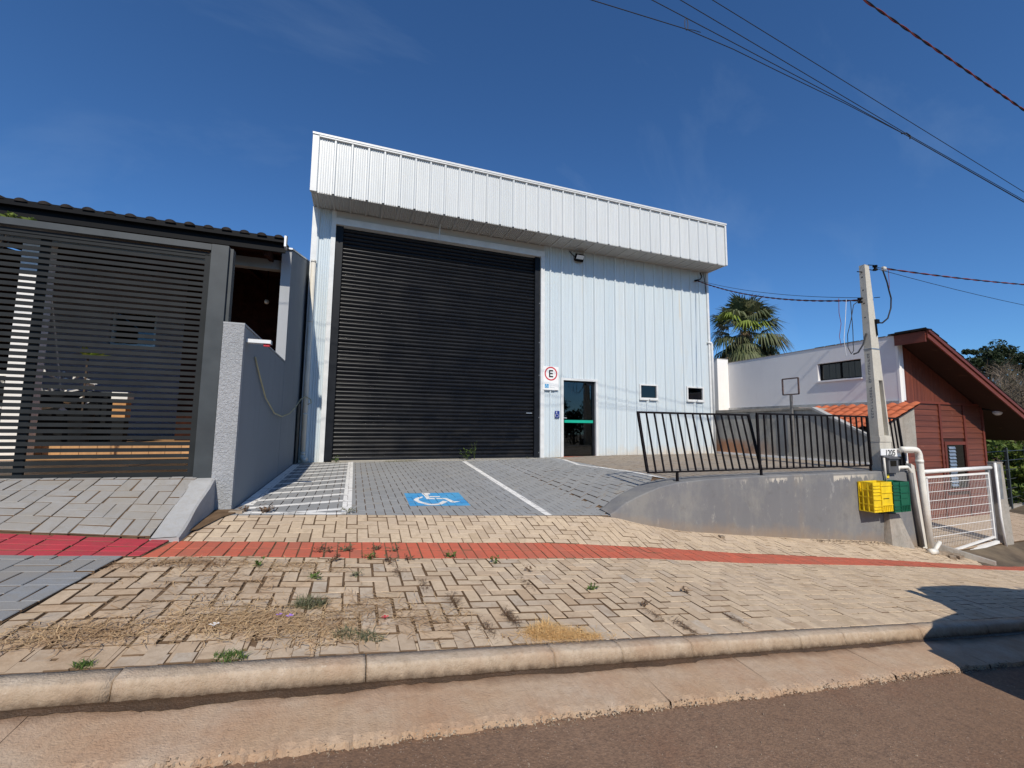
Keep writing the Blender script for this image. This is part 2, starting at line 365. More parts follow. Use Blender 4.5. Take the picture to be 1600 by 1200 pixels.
def glass(name, tint, alpha_mix, rough=0.02):
    # thin pane: mostly see-through with a mirror-like sheen that grows at grazing angles
    t = NT(name); t.t.nodes.remove(t.p)
    tr = t.n('ShaderNodeBsdfTransparent'); tr.inputs[0].default_value = tint
    gl = t.n('ShaderNodeBsdfGlossy'); gl.inputs['Roughness'].default_value = rough; gl.inputs[0].default_value = (0.9, 0.93, 0.95, 1)
    fr = t.n('ShaderNodeFresnel'); fr.inputs[0].default_value = 1.5
    mxs = t.n('ShaderNodeMixShader'); f = t.mul(fr.outputs[0], alpha_mix)
    t.l(f, mxs.inputs[0]); t.l(tr.outputs[0], mxs.inputs[1]); t.l(gl.outputs[0], mxs.inputs[2]); t.l(mxs.outputs[0], t.out.inputs[0])
    MATS[name] = t.m
glass('door_glass', (0.42, 0.44, 0.45, 1), 1.6)
glass('window_glass', (0.10, 0.12, 0.13, 1), 1.4)
glass('car_glass', (0.85, 0.88, 0.88, 1), 1.0)

def leaf_mat(name, a, b, c=None, trans=0.25):
    t = NT(name); r = t.rand()
    col = t.mix(r, a, b)
    if c: col = t.mix(t.ramp(t.noise(1.2, 4), 0.45, 0.65), col, c)
    t.l(col, t.p.inputs['Base Color']); t.p.inputs['Roughness'].default_value = 0.6; t.p.inputs['Specular IOR Level'].default_value = 0.3
    tl = t.n('ShaderNodeBsdfTranslucent'); t.l(col, tl.inputs[0]); ms = t.n('ShaderNodeMixShader'); ms.inputs[0].default_value = trans
    t.l(t.p.outputs[0], ms.inputs[1]); t.l(tl.outputs[0], ms.inputs[2]); t.l(ms.outputs[0], t.out.inputs[0])
    MATS[name] = t.m
leaf_mat('hedge_leaf', (0.055, 0.10, 0.018, 1), (0.12, 0.17, 0.03, 1), (0.17, 0.21, 0.035, 1))
leaf_mat('dark_leaf', (0.022, 0.036, 0.015, 1), (0.040, 0.056, 0.022, 1))
leaf_mat('palm_leaf', (0.055, 0.08, 0.03, 1), (0.105, 0.125, 0.055, 1), (0.13, 0.13, 0.06, 1))
leaf_mat('palm_pale_leaf', (0.13, 0.155, 0.07, 1), (0.19, 0.20, 0.10, 1), (0.10, 0.12, 0.05, 1))
leaf_mat('palm_bright_leaf', (0.19, 0.26, 0.04, 1), (0.24, 0.29, 0.06, 1))
leaf_mat('palm_dead_leaf', (0.36, 0.27, 0.16, 1), (0.26, 0.19, 0.11, 1))
leaf_mat('dry_twig', (0.15, 0.115, 0.08, 1), (0.22, 0.17, 0.125, 1), (0.12, 0.10, 0.055, 1), 0.0)
leaf_mat('olive_leaf', (0.10, 0.12, 0.035, 1), (0.16, 0.16, 0.05, 1))
leaf_mat('weed_leaf', (0.075, 0.135, 0.025, 1), (0.14, 0.20, 0.05, 1))
leaf_mat('grey_weed', (0.13, 0.15, 0.075, 1), (0.22, 0.20, 0.12, 1))
leaf_mat('dead_weed', (0.13, 0.075, 0.045, 1), (0.20, 0.13, 0.075, 1), None, 0.1)
leaf_mat('straw', (0.66, 0.48, 0.27, 1), (0.46, 0.30, 0.165, 1), (0.36, 0.22, 0.12, 1), 0.1)
leaf_mat('golden_grass', (0.80, 0.54, 0.24, 1), (0.62, 0.40, 0.17, 1), None, 0.2)
leaf_mat('grass_leaf', (0.08, 0.14, 0.03, 1), (0.15, 0.20, 0.05, 1))
simple('bark', (0.085, 0.06, 0.042, 1), 0.9, 0.3, 9.0, bump=0.6, bsc=25)
simple('shaded_lane', (0.115, 0.085, 0.055, 1), 0.9, 0.3, 3.0, bump=0.4, grime=((0.24, 0.19, 0.12, 1), 0.6))  # brown lane surface darkened in colour for the tree shade over it
simple('terrain_soil', (0.17, 0.13, 0.075, 1), 0.95, 0.3, 0.6, grime=((0.07, 0.09, 0.03, 1), 0.8))

# ------------------------------------------------------------------ mesh helpers
class MB:
    def __init__(s): s.v = []; s.f = []
    def add(s, vs, fs):
        o = len(s.v); s.v += [tuple(map(float, q)) for q in vs]; s.f += [tuple(i + o for i in f) for f in fs]; return s
    def box(s, a, b):
        (x0, y0, z0), (x1, y1, z1) = a, b
        return s.add([(x0,y0,z0),(x1,y0,z0),(x1,y1,z0),(x0,y1,z0),(x0,y0,z1),(x1,y0,z1),(x1,y1,z1),(x0,y1,z1)],
                     [(0,3,2,1),(4,5,6,7),(0,1,5,4),(1,2,6,5),(2,3,7,6),(3,0,4,7)])
    def hexa(s, p):
        return s.add(p, [(0,3,2,1),(4,5,6,7),(0,1,5,4),(1,2,6,5),(2,3,7,6),(3,0,4,7)])
    def bar(s, p0, p1, w, h=None, up=(0, 0, 1)):
        p0, p1 = Vector(p0), Vector(p1); d = (p1 - p0).normalized(); u = Vector(up)
        if abs(d.dot(u)) > 0.99: u = Vector((0, 1, 0))
        r = d.cross(u).normalized(); u = r.cross(d).normalized(); h = h or w
        a, b = r * w / 2, u * h / 2
        return s.hexa([p0-a-b, p0+a-b, p0+a+b, p0-a+b, p1-a-b, p1+a-b, p1+a+b, p1-a+b])
    def tube(s, path, r, n=8, caps=True):
        path = [Vector(q) for q in path]; rs = r if isinstance(r, (list, tuple)) else [r] * len(path)
        o = len(s.v); prev = None
        for i, q in enumerate(path):
            d = (path[min(i + 1, len(path) - 1)] - path[max(i - 1, 0)]).normalized()
            if prev is None:
                u = Vector((0, 0, 1)) if abs(d.z) < 0.9 else Vector((1, 0, 0)); prev = d.cross(u).normalized()
            a = (prev - d * prev.dot(d)).normalized(); b = d.cross(a); prev = a
            for k in range(n):
                t = 2 * math.pi * k / n; s.v.append(tuple(q + (a * math.cos(t) + b * math.sin(t)) * rs[i]))
        for i in range(len(path) - 1):
            for k in range(n):
                k2 = (k + 1) % n; s.f.append((o+i*n+k, o+i*n+k2, o+(i+1)*n+k2, o+(i+1)*n+k))
        if caps:
            s.f.append(tuple(o + k for k in reversed(range(n)))); e = o + (len(path) - 1) * n; s.f.append(tuple(e + k for k in range(n)))
        return s
    def prism(s, poly, z0, z1):
        n = len(poly)
        return s.add([(x, y, z0) for x, y in poly] + [(x, y, z1) for x, y in poly],
                     [tuple(reversed(range(n))), tuple(range(n, 2*n))] + [(i, (i+1) % n, n+(i+1) % n, n+i) for i in range(n)])
    def polyxz(s, poly, y0, y1):                # prism of an outline in the XZ plane, extruded along Y
        n = len(poly)
        return s.add([(x, y0, z) for x, z in poly] + [(x, y1, z) for x, z in poly],
                     [tuple(range(n)), tuple(reversed(range(n, 2*n)))] + [((i+1) % n, i, n+i, n+(i+1) % n) for i in range(n)])
    def polyyz(s, poly, x0, x1):
        n = len(poly)
        return s.add([(x0, y, z) for y, z in poly] + [(x1, y, z) for y, z in poly],
                     [tuple(reversed(range(n))), tuple(range(n, 2*n))] + [(i, (i+1) % n, n+(i+1) % n, n+i) for i in range(n)])
    def sphere(s, c, r, n=10, m=6, sq=(1, 1, 1)):
        o = len(s.v)
        for j in range(1, m):
            ph = math.pi * j / m
            for k in range(n):
                t = 2*math.pi*k/n; s.v.append((c[0]+r*sq[0]*math.sin(ph)*math.cos(t), c[1]+r*sq[1]*math.sin(ph)*math.sin(t), c[2]+r*sq[2]*math.cos(ph)))
        a = len(s.v); s.v += [(c[0], c[1], c[2]+r*sq[2]), (c[0], c[1], c[2]-r*sq[2])]
        for j in range(m - 2):
            for k in range(n): k2 = (k+1) % n; s.f.append((o+j*n+k, o+(j+1)*n+k, o+(j+1)*n+k2, o+j*n+k2))
        for k in range(n):
            k2 = (k+1) % n; s.f.append((a, o+k, o+k2)); s.f.append((a+1, o+(m-2)*n+k2, o+(m-2)*n+k))
        return s
    def mesh(s, name, smooth=False):
        me = bpy.data.meshes.new(name); me.from_pydata(s.v, [], s.f)
        if smooth: me.polygons.foreach_set('use_smooth', [True] * len(me.polygons))
        me.update(); return me

LOCS = {}
def empty(name, loc, label, cat, group=None, kind=None):
    o = bpy.data.objects.new(name, None); o.empty_display_size = 0.3; COL.objects.link(o); o.location = loc
    LOCS[o.name] = Vector(loc)
    if label: o['label'] = label
    if cat: o['category'] = cat
    if group: o['group'] = group
    if kind: o['kind'] = kind
    return o
def put(name, me, mat, parent=None, loc=(0, 0, 0), rot=None, label=None):
    o = bpy.data.objects.new(name, me); COL.objects.link(o)
    if mat and not me.materials: me.materials.append(MATS[mat])
    if parent is not None:
        o.parent = parent
        if parent.name in LOCS: o.matrix_parent_inverse = Matrix.Translation(-LOCS[parent.name])
    o.location = loc
    if rot is not None: o.rotation_euler = rot
    if label: o['label'] = label
    return o
def part(name, mb, mat, parent, smooth=False, label=None):
    return put(name, mb.mesh(name, smooth), mat, parent, label=label)
def thing(name, mb, mat, label, cat, group=None, smooth=False, kind=None):
    """one-mesh thing, its origin moved to the middle of its base"""
    v = np.array(mb.v); lo, hi = v.min(0), v.max(0); c = Vector(((lo[0]+hi[0])/2, (lo[1]+hi[1])/2, lo[2]))
    mb.v = [(q[0]-c.x, q[1]-c.y, q[2]-c.z) for q in mb.v]
    o = put(name, mb.mesh(name, smooth), mat); o.location = c
    LOCS[o.name] = c * 0
    if label: o['label'] = label
    if cat: o['category'] = cat
    if group: o['group'] = group
    if kind: o['kind'] = kind
    return o
def structure(name, mb, mat, smooth=False):
    o = put(name, mb.mesh(name, smooth), mat); o['kind'] = 'structure'; return o
def project(P):
    d = CAMR @ (np.asarray(P, float) - CAMP)
    if d[2] < 0.05: return None
    return 800 + 671.86 * d[0] / d[2], 600 - 671.86 * d[1] / d[2], d[2]
# ------------------------------------------------------------------ lie of the land
_ROWS = [(-8.2, [-60, -20, 14, 60], [5.6, 1.425, -2.145, -6.0]),
 (-6.6, [-60,-20,-7,-5.6,-4.69,-4.04,-3.04,-1.63,-.16,1.3,4.16,6.73,8,14,60], [5.8,1.6,.1,-.09,-.175,-.22,-.33,-.46,-.59,-.78,-1.09,-1.40,-1.55,-2.17,-6]),
 (-6.19, [-60,-20,-7,-5.6,-4.59,-3.64,-2.56,-1.18,-.55,.43,1.76,3.88,6.59,7.74,14,60], [5.8,1.7,.12,-.04,-.165,-.25,-.34,-.45,-.52,-.64,-.82,-1.07,-1.42,-1.57,-2.19,-6]),
 (-5.5, [-60,-20,-7,-5.6,-4.5,-4.07,-3.13,-1.72,-.69,.2,.4,.88,1.32,2.53,3.76,5,5.84,6.74,7.74,9,14,60], [5.9,1.75,.12,-.02,-.10,-.12,-.17,-.26,-.32,-.38,-.44,-.56,-.65,-.80,-.94,-1.06,-1.16,-1.31,-1.46,-1.62,-2.2,-6])]
def _row(k, X):
    xs, zs = _ROWS[k][1], _ROWS[k][2]
    return (np.interp(X-.18, xs, zs) + 2*np.interp(X, xs, zs) + np.interp(X+.18, xs, zs)) / 4
def H(X, Y):                                    # sidewalk
    Y = min(max(Y, -8.2), -5.5)
    for k in range(3):
        y0, y1 = _ROWS[k][0], _ROWS[k+1][0]
        if Y <= y1:
            t = (Y - y0) / (y1 - y0); return float((1-t)*_row(k, X) + t*_row(k+1, X))
_WT = ([-4.5,-4.07,-3.13,-1.72,-.69,.2,.41,.67,1.0,1.34,1.82,2.45,3.12,9], [-.10,-.12,-.17,-.26,-.32,-.37,-.24,-.14,-.04,.015,.04,.055,.06,.06])
def D(X, Y):                                    # parking ramp and platform in front of the warehouse
    f = (np.interp(X-.05, *_WT) + 2*np.interp(X, *_WT) + np.interp(X+.05, *_WT)) / 4
    b = np.interp(X, [-4.3, 2, 4, 8], [-.035, -.005, .03, .04])
    t = min(max(-Y/5.5, 0), 1)
    return float(b*(1-t) + f*t)
def K(X): return float(_row(0, X))              # kerb top
def LR(X, Y):                                   # neighbour's driveway ramp, left
    t = min(max((Y + 6.19) / 0.92, 0), 1)
    return float(_row(2, X)) * (1 - t) + (0.215 + (-4.5 - X) * 0.018) * t + 0.03

# ------------------------------------------------------------------ ground sheet, road, gutter, kerb
def grid(xs, ys, fz):
    mb = MB()
    nx, ny = len(xs), len(ys)
    mb.v = [(x, y, fz(x, y)) for y in ys for x in xs]
    mb.f = [(j*nx+i, j*nx+i+1, (j+1)*nx+i+1, (j+1)*nx+i) for j in range(ny-1) for i in range(nx-1)]
    return mb
def terr(X, Y):
    z = np.interp(X, [-400, -60, 14, 60, 400], [6, 5.0, -2.7, -6.2, -6.5]) - 0.35
    if Y > 14: z += min(1, (Y-14)/60) * 3
    if Y < -30: z -= 0.3
    z += 6 * math.exp(-(((X-50)/20)**2 + ((Y-13)/14)**2)) + 6 * math.exp(-(((X-95)/30)**2 + ((Y-36)/24)**2))
    return float(z)
gx = [-400,-200,-100,-60,-40,-25,-15,-10,-5,0,5,7,10,14,20,26,32,40,48,56,64,75,90,110,140,200,400]
gy = [-400,-200,-100,-60,-40,-25,-18,-13,-9,-5,0,5,10,16,22,28,36,46,60,80,120,200,400]
structure('terrain', grid(gx, gy, terr), 'terrain_soil', True)

YG0, YG1 = -8.315, -8.66
def gut(X, Y): return K(X) - 0.082 - 0.02 * (Y - YG0) / (YG1 - YG0)
def rz(X, Y): return K(X) - 0.134 - 0.012 * min(1, (YG1 - Y) / 2.0)
rx = [-60, -30, -15] + list(np.arange(-9, 10, 0.5)) + [12, 14, 20, 30, 60]
ry = [-15.5, -14, -12.5, -11, -10.3, -9.8, -9.4, -9.1, -8.9, -8.75, -8.55]
structure('road', grid(rx, ry, rz), 'asphalt', True)
# far side of the street (behind the camera)
structure('verge', grid([-60, -30, 0, 14, 60], [-18.5, -15.5], lambda x, y: K(x) - 0.05), 'kerb_concrete')

# gutter: cast concrete slabs with a broken, stony lip towards the asphalt
g_root = empty('gutter', (0, -8.5, K(0) - 0.1), None, None, kind='structure')
edges = [-9.0, -6.3, -4.25, -1.5, -0.72, 0.35, 1.45, 2.6, 3.7, 5.0, 6.4, 8.0, 10.0]
for x0, x1 in zip(edges[:-1], edges[1:]):
    mb = MB(); n = max(6, int((x1-x0)/0.016)); pr = []
    for i in range(n+1):
        x = x0 + 0.0015 + (x1-x0-0.003)*i/n
        yl = YG1 + 0.010*math.sin(x*2.3) + 0.006*math.sin(x*17) + RND.uniform(-0.009, 0.009)
        zt = gut(x, YG1)
        sk = 0.10 * (x - x0) * 0   # slabs are cut square
        pr.append([(x, YG0+0.06, gut(x, YG0)), (x+sk, -8.48, gut(x, -8.48)+RND.uniform(-.0015,.0015)), (x, yl+0.03, zt+RND.uniform(-.003,.002)),
                   (x, yl, zt-0.006+RND.uniform(-.006,.004)), (x, yl-0.014, zt-0.07)])
    mb.v = [q for row in pr for q in row]
    mb.f = [(i*5+k, i*5+k+1, (i+1)*5+k+1, (i+1)*5+k) for i in range(n) for k in range(4)]
    mb.f = [tuple(reversed(f)) for f in mb.f]
    part('gutter_slab', mb, 'gutter_concrete', g_root)
# crumbling aggregate where slab meets asphalt
mb = MB()
for i in range(4500):
    x = RND.uniform(-5.2, 5.5); y = YG1 + RND.gauss(-0.006, 0.013); s = RND.uniform(.003, .009)
    q = [Vector((RND.uniform(-1,1), RND.uniform(-1,1), RND.uniform(-.6,.8))).normalized()*s for _ in range(4)]
    c = Vector((x, y, rz(x, y) + RND.uniform(0.004, .030)*max(.15, min(1, 1-(YG1-y)/.03))))
    mb.add([c+k for k in q], [(0,1,2),(0,2,3),(0,3,1),(1,3,2)])
o = part('broken_edge', mb, 'gutter_edge_stone', g_root); o['kind'] = 'stuff'
mb = MB()
for i in range(900):                             # loose grit on the carriageway
    x = RND.uniform(-5, 5); y = YG1 - abs(RND.gauss(0, 0.5)) - .03; s = RND.uniform(.002, .006)
    q = [Vector((RND.uniform(-1,1), RND.uniform(-1,1), RND.uniform(-.6,.8))).normalized()*s for _ in range(4)]
    c = Vector((x, y, rz(x, y)+0.002)); mb.add([c+k for k in q], [(0,1,2),(0,2,3),(0,3,1),(1,3,2)])
thing('road_grit', mb, 'rubble', None, None, kind='stuff')
# wet silt lying along the foot of the kerb
mb = MB(); xs = list(np.arange(-9, 9, 0.035))
for x in xs:
    wv = 0.055 + 0.018*math.sin(x*3.1) + 0.012*math.sin(x*9.7+1) + RND.uniform(-.005, .005)
    wv *= float(np.interp(x, [-9, -3, -1, 1, 3, 9], [.85, .75, .6, .42, .3, .25])); wv += abs(RND.gauss(0, .006))
    mb.v += [(x, YG0+0.03, gut(x, YG0)+0.006), (x, YG0-wv*0.4, gut(x, YG0)+0.005+RND.uniform(0,.003)), (x, YG0-wv, gut(x, YG0-wv)+0.001)]
mb.f = [(i*3+k, i*3+k+1, (i+1)*3+k+1, (i+1)*3+k) for i in range(len(xs)-1) for k in range(2)]
mb.f = [tuple(reversed(f)) for f in mb.f]
o = part('silt', mb, 'wet_mud', g_root); o['kind'] = 'stuff'

# kerb stones
k_root = empty('kerb', (0, -8.26, K(0)-0.1), None, None, kind='structure')
ke = [-9.0, -8.0, -7.0, -6.05, -5.0, -4.02, -3.02, -2.0, -1.55, -1.02, -0.05, 0.42, 1.35, 2.3, 3.25, 4.2, 5.2, 6.2, 7.2, 8.2, 9.2, 10.2]
for x0, x1 in zip(ke[:-1], ke[1:]):
    mb = MB(); n = max(4, int((x1-x0)/(0.018 if -5 < x0 < 2.5 else .05))); m = 9
    off = RND.uniform(-.003, .003)
    for i in range(n+1):
        x = x0+0.003+(x1-x0-0.006)*i/n; k = K(x)+off; j = lambda a=.0026: RND.uniform(-a, a); w1 = .006*math.sin(x*5.1)+.004*math.sin(x*13.7)
        mb.v += [(x, -8.195, k-0.03), (x, -8.2, k+j(.001)), (x, -8.245, k+.000+j(.0016)), (x, -8.284+w1*.6, k-0.001+j(.0016)), (x, -8.296+w1*.7+j(.0016), k-0.006), (x, -8.302+w1*.7+j(), k-0.018), (x, -8.310+w1*.5+j(.004), k-0.052), (x, -8.317+j(.006), k-0.082+j(.006)), (x, -8.318, k-0.15)]
    mb.f = [(i*m+a, (i+1)*m+a, (i+1)*m+a+1, i*m+a+1) for i in range(n) for a in range(m-1)]
    mb.f += [tuple(range(m)), tuple(reversed([n*m+a for a in range(m)]))]
    part('kerb_stone', mb, 'kerb_concrete', k_root, True)

# ------------------------------------------------------------------ pavers
PW = 0.1035                                     # paver pitch
def clip(poly, a, b, c):                        # keep a*x+b*y+c >= 0
    out = []
    for i in range(len(poly)):
        p, q = poly[i], poly[(i+1) % len(poly)]
        dp, dq = a*p[0]+b*p[1]+c, a*q[0]+b*q[1]+c
        if dp >= 0: out.append(p)
        if (dp >= 0) != (dq >= 0):
            t = dp/(dp-dq); out.append((p[0]+t*(q[0]-p[0]), p[1]+t*(q[1]-p[1])))
    return out
def clip_convex(poly, conv):                    # conv counter-clockwise
    for i in range(len(conv)):
        (x0, y0), (x1, y1) = conv[i], conv[(i+1) % len(conv)]
        poly = clip(poly, -(y1-y0), (x1-x0), (y1-y0)*x0-(x1-x0)*y0)
        if len(poly) < 3: return []
    return poly
def area(p): return 0.5*sum(p[i][0]*p[(i+1) % len(p)][1]-p[(i+1) % len(p)][0]*p[i][1] for i in range(len(p)))
def inset(poly, d):
    n = len(poly); out = []
    for i in range(n):
        p0, p1, p2 = Vector(poly[i-1]), Vector(poly[i]), Vector(poly[(i+1) % n])
        e1, e2 = (p1-p0), (p2-p1)
        if e1.length < 1e-6 or e2.length < 1e-6: out.append(tuple(p1)); continue
        n1 = Vector((-e1.y, e1.x)).normalized(); n2 = Vector((-e2.y, e2.x)).normalized()
        k = 1 + n1.dot(n2)
        if k < 0.2: k = 0.2
        out.append(tuple(p1 + (n1+n2)*(d/k)))
    return out
def herring(x0, x1, y0, y1, w=PW, ox=0.0, oy=0.0, ph=0):
    out = []
    for j in range(int((y0-oy)/w)-3, int((y1-oy)/w)+3):
        for i in range(int((x0-ox)/w)-3, int((x1-ox)/w)+3):
            v = (i-j+ph) % 4; X, Y = ox+i*w, oy+j*w
            if v == 0: out.append([(X, Y), (X+2*w, Y), (X+2*w, Y+w), (X, Y+w)])
            elif v == 3: out.append([(X, Y), (X+w, Y), (X+w, Y+2*w), (X, Y+2*w)])
    return out
def soldier(x0, x1, y0, y1, w=PW):
    return [[(x, y0), (x+w, y0), (x+w, y1), (x, y1)] for x in np.arange(x0, x1, w)]
def basket(x0, x1, y0, y1, w=PW, ox=0, oy=0):
    out = []
    for j in range(int((y0-oy)/(2*w))-1, int((y1-oy)/(2*w))+2):
        for i in range(int((x0-ox)/(2*w))-1, int((x1-ox)/(2*w))+2):
            X, Y = ox+2*w*i, oy+2*w*j
            for k in (0, 1):
                if (i+j) % 2: out.append([(X, Y+k*w), (X+2*w, Y+k*w), (X+2*w, Y+(k+1)*w), (X, Y+(k+1)*w)])
                else: out.append([(X+k*w, Y), (X+(k+1)*w, Y), (X+(k+1)*w, Y+2*w), (X+k*w, Y+2*w)])
    return out

def paver_prism(poly, fz, dz, tilt, gap, bev=0.004, th=0.055):
    """one brick: top face, bevel ring and sides; heights follow its own flat plane"""
    cx = sum(p[0] for p in poly)/len(poly); cy = sum(p[1] for p in poly)/len(poly); e = 0.05
    z0 = fz(cx, cy)+dz; ga = (fz(cx+e, cy)-fz(cx-e, cy))/(2*e)+tilt[0]; gb = (fz(cx, cy+e)-fz(cx, cy-e))/(2*e)+tilt[1]
    out = inset(poly, gap/2); top = inset(poly, gap/2+bev)
    if area(out) <= 1e-5 or area(top) <= 1e-5: return None
    zz = lambda x, y: z0+ga*(x-cx)+gb*(y-cy)
    n = len(poly)
    v = [(x, y, zz(x, y)) for x, y in top]+[(x, y, zz(x, y)-bev) for x, y in out]+[(x, y, zz(x, y)-th) for x, y in out]
    f = [tuple(range(n))]
    for r in (0, 1): f += [(r*n+i, (r+1)*n+i, (r+1)*n+(i+1) % n, r*n+(i+1) % n) for i in range(n)]
    return v, f, (cx, cy, z0, ga, gb), top
FIELDS = {}
def lay(parent, bricks, region, fz, matf, worn=lambda x, y: 0.0, key=None, limit=300):
    """clip bricks to a convex region, lay them; the ones that show largest become pieces of their own, the rest one field"""
    items = []
    for b in bricks:
        p = clip_convex(b, region)
        if len(p) < 3 or area(p) < 0.0016: continue
        cx = sum(q[0] for q in p)/len(p); cy = sum(q[1] for q in p)/len(p); w = worn(cx, cy)
        g = 0.006+0.009*w*RND.random()+0.003*RND.random()
        a = RND.gauss(0, 0.004+0.016*w); ca, sa = math.cos(a), math.sin(a); jx, jy = RND.gauss(0, .0005+.0035*w), RND.gauss(0, .0005+.0035*w)
        p2 = [(cx+jx+(x-cx)*ca-(y-cy)*sa, cy+jy+(x-cx)*sa+(y-cy)*ca) for x, y in p]
        r = paver_prism(p2, fz, RND.gauss(0, .0008+.0026*w), (RND.gauss(0, .004+.012*w), RND.gauss(0, .004+.012*w)), g, 0.003+0.0015*w)
        if r is None: continue
        v, f, pl, top = r
        pr = [project((x, y, pl[2])) for x, y in top]
        scr = 0
        if all(q for q in pr):
            vis = [q for q in pr if -20 < q[0] < 1620 and -20 < q[1] < 1220]
            if vis: scr = abs(area([(q[0], q[1]) for q in pr]))
        mt_ = matf(cx, cy); items.append((scr, v, f, pl, top, mt_, 'grey' not in mt_ and 'crimson' not in mt_ and 'ramp' not in mt_ and RND.random() < w*1.5+.05))
    items.sort(key=lambda t: -t[0])
    if key: FIELDS.setdefault(key, []).extend((t[3], t[4] if key != 'ramp' else inset(t[4], -.005)) for t in items)
    n_own = 0; rest = {}
    def grimy(me, idx):                          # soil clings to the flanks and worn arrises
        me.materials.append(MATS['joint_soil']); me.polygons.foreach_set('material_index', idx)
    def fidx(f, dirty):
        n = (len(f)-1)//2; return [0]+[1 if dirty else 0]*n+[1]*n
    for scr, v, f, pl, top, mt, dirty in items:
        if n_own < limit and scr > 20:
            mb = MB(); c = pl[:3]
            mb.v = [(x-c[0], y-c[1], z-c[2]) for x, y, z in v]; mb.f = f
            o = put('paver', mb.mesh('paver'), mt, parent, loc=c); n_own += 1; grimy(o.data, fidx(f, dirty))
        else:
            q = rest.setdefault(mt, (MB(), [])); q[0].add(v, f); q[1].extend(fidx(f, dirty))
    for mt, (mb, idx) in rest.items():
        o = part('paver_field', mb, mt, parent); o['kind'] = 'stuff'; grimy(o.data, idx)
    return n_own

# sand-and-soil beds the bricks sit in
def bed(name, xs, ys, fz, dz=-0.015):
    return structure(name, grid(xs, ys, lambda x, y: fz(x, y)+dz), 'joint_soil', True)
ax = lambda a, b, s: list(np.arange(a, b+1e-6, s))
sidewalk = bed('sidewalk', ax(-9, 10, .08), ax(-8.2, -6.2, .08), H, -.0075)
bed('upper_pavement', ax(-4.5, 7.7, .06), ax(-6.2, -5.46, .074), H, -.0075)
drive = bed('parking_ramp', ax(-4.32, 7.72, .05), ax(-5.5, 0.06, .11), D, -.018)

def worn_s(x, y):
    return float(np.interp(x, [-5, -4, -2.4, -1.2, 0.5], [1, .95, .7, .35, .08]) * np.interp(y, [-8.2, -7.9, -7.0, -6.6], [1, .9, .6, .35]))
nb = lay(sidewalk, soldier(-4.72, 9.6, -8.198, -7.992) + herring(-4.75, 9.6, -8.0, -6.6, oy=-7.99, ox=-4.7),
    [(-4.74, -8.198), (9.55, -8.198), (9.55, -6.605), (-4.66, -6.605)], H, lambda x, y: 'worn_paver' if RND.random() < worn_s(x, y)*1.1 else 'tan_paver', worn_s, 'low')
lay(sidewalk, herring(-4.7, 9.6, -6.2, -5.4, oy=-6.19, ox=-4.6, ph=1), [(-4.44, -6.188), (7.68, -6.188), (7.15, -5.505), (-4.40, -5.505)], H,
    lambda x, y: 'tan_paver', lambda x, y: 0.13, 'high', limit=0)
strip = structure('red_guide_path', grid(ax(-9, 10, .08), [-6.6, -6.4, -6.19], lambda x, y: H(x, y)-0.006), 'joint_soil', True)
lay(strip, soldier(-4.56, 9.5, -6.603, -6.396)+soldier(-4.56, 9.5, -6.396, -6.19), [(-4.56, -6.603), (9.5, -6.603), (9.5, -6.19), (-4.5, -6.19)], H,
    lambda x, y: 'red_paver', lambda x, y: 0.15 if x < -2 else .05, 'strip', limit=290)
lay(drive, herring(-4.4, 2.6, -5.5, 0, oy=-5.5, ox=-4.4), [(-4.30, -5.5), (0.28, -5.5), (1.1, -5.18), (1.52, -4.7), (1.9, -.02), (-4.30, -.02)], D,
    lambda x, y: 'ramp_paver', lambda x, y: 0.22 if x > 0.3 else .06, 'ramp')
lay(drive, herring(1, 7.8, -5.5, 0, oy=-5.5, ox=-4.4), [(1.52, -5.2), (6.7, -5.3), (7.66, -4.3), (7.66, -.02), (1.9, -.02), (1.52, -4.7)], D,
    lambda x, y: 'platform_paver', lambda x, y: .08, 'ramp', limit=0)
# neighbour's grey-painted pavement, crimson band and driveway ramp
nside = bed('neighbour_pavement', ax(-9, -4.66, .1), ax(-8.2, -6.6, .1), lambda x, y: H(x, y)+.012, -.0085)
lay(nside, basket(-9, -4.6, -8.2, -6.6, w=0.125, ox=-4.66-2.5, oy=-8.2), [(-9, -8.198), (-4.72, -8.198), (-4.67, -6.6), (-9, -6.6)], lambda x, y: H(x, y)+.012,
    lambda x, y: 'grey_painted_paver', lambda x, y: 0.4)
cb = [(x, y) for x in (0,) for y in (0,)]
crim = structure('crimson_guide_path', grid(ax(-9, -4.56, .37), [-6.6, -6.4, -6.19], lambda x, y: H(x, y)+0.002), 'joint_soil', True)
lay(crim, sum([soldier(-9, -4.5, -6.6+k*.1035, -6.6+(k+1)*.1035, .207) for k in range(4)], []), [(-9, -6.6), (-4.57, -6.6), (-4.52, -6.19), (-9, -6.19)], lambda x, y: H(x, y)+.011,
    lambda x, y: 'crimson_paver', lambda x, y: .35)
nramp = bed('neighbour_ramp', ax(-9, -4.62, .1), ax(-6.19, -5.2, .06), LR, -.0085)
lay(nramp, basket(-9, -4.5, -6.2, -5.2, w=0.112, ox=-9, oy=-6.19), [(-9, -6.188), (-4.66, -6.188), (-4.62, -5.23), (-9, -5.23)], LR, lambda x, y: 'light_grey_paver', lambda x, y: .4)
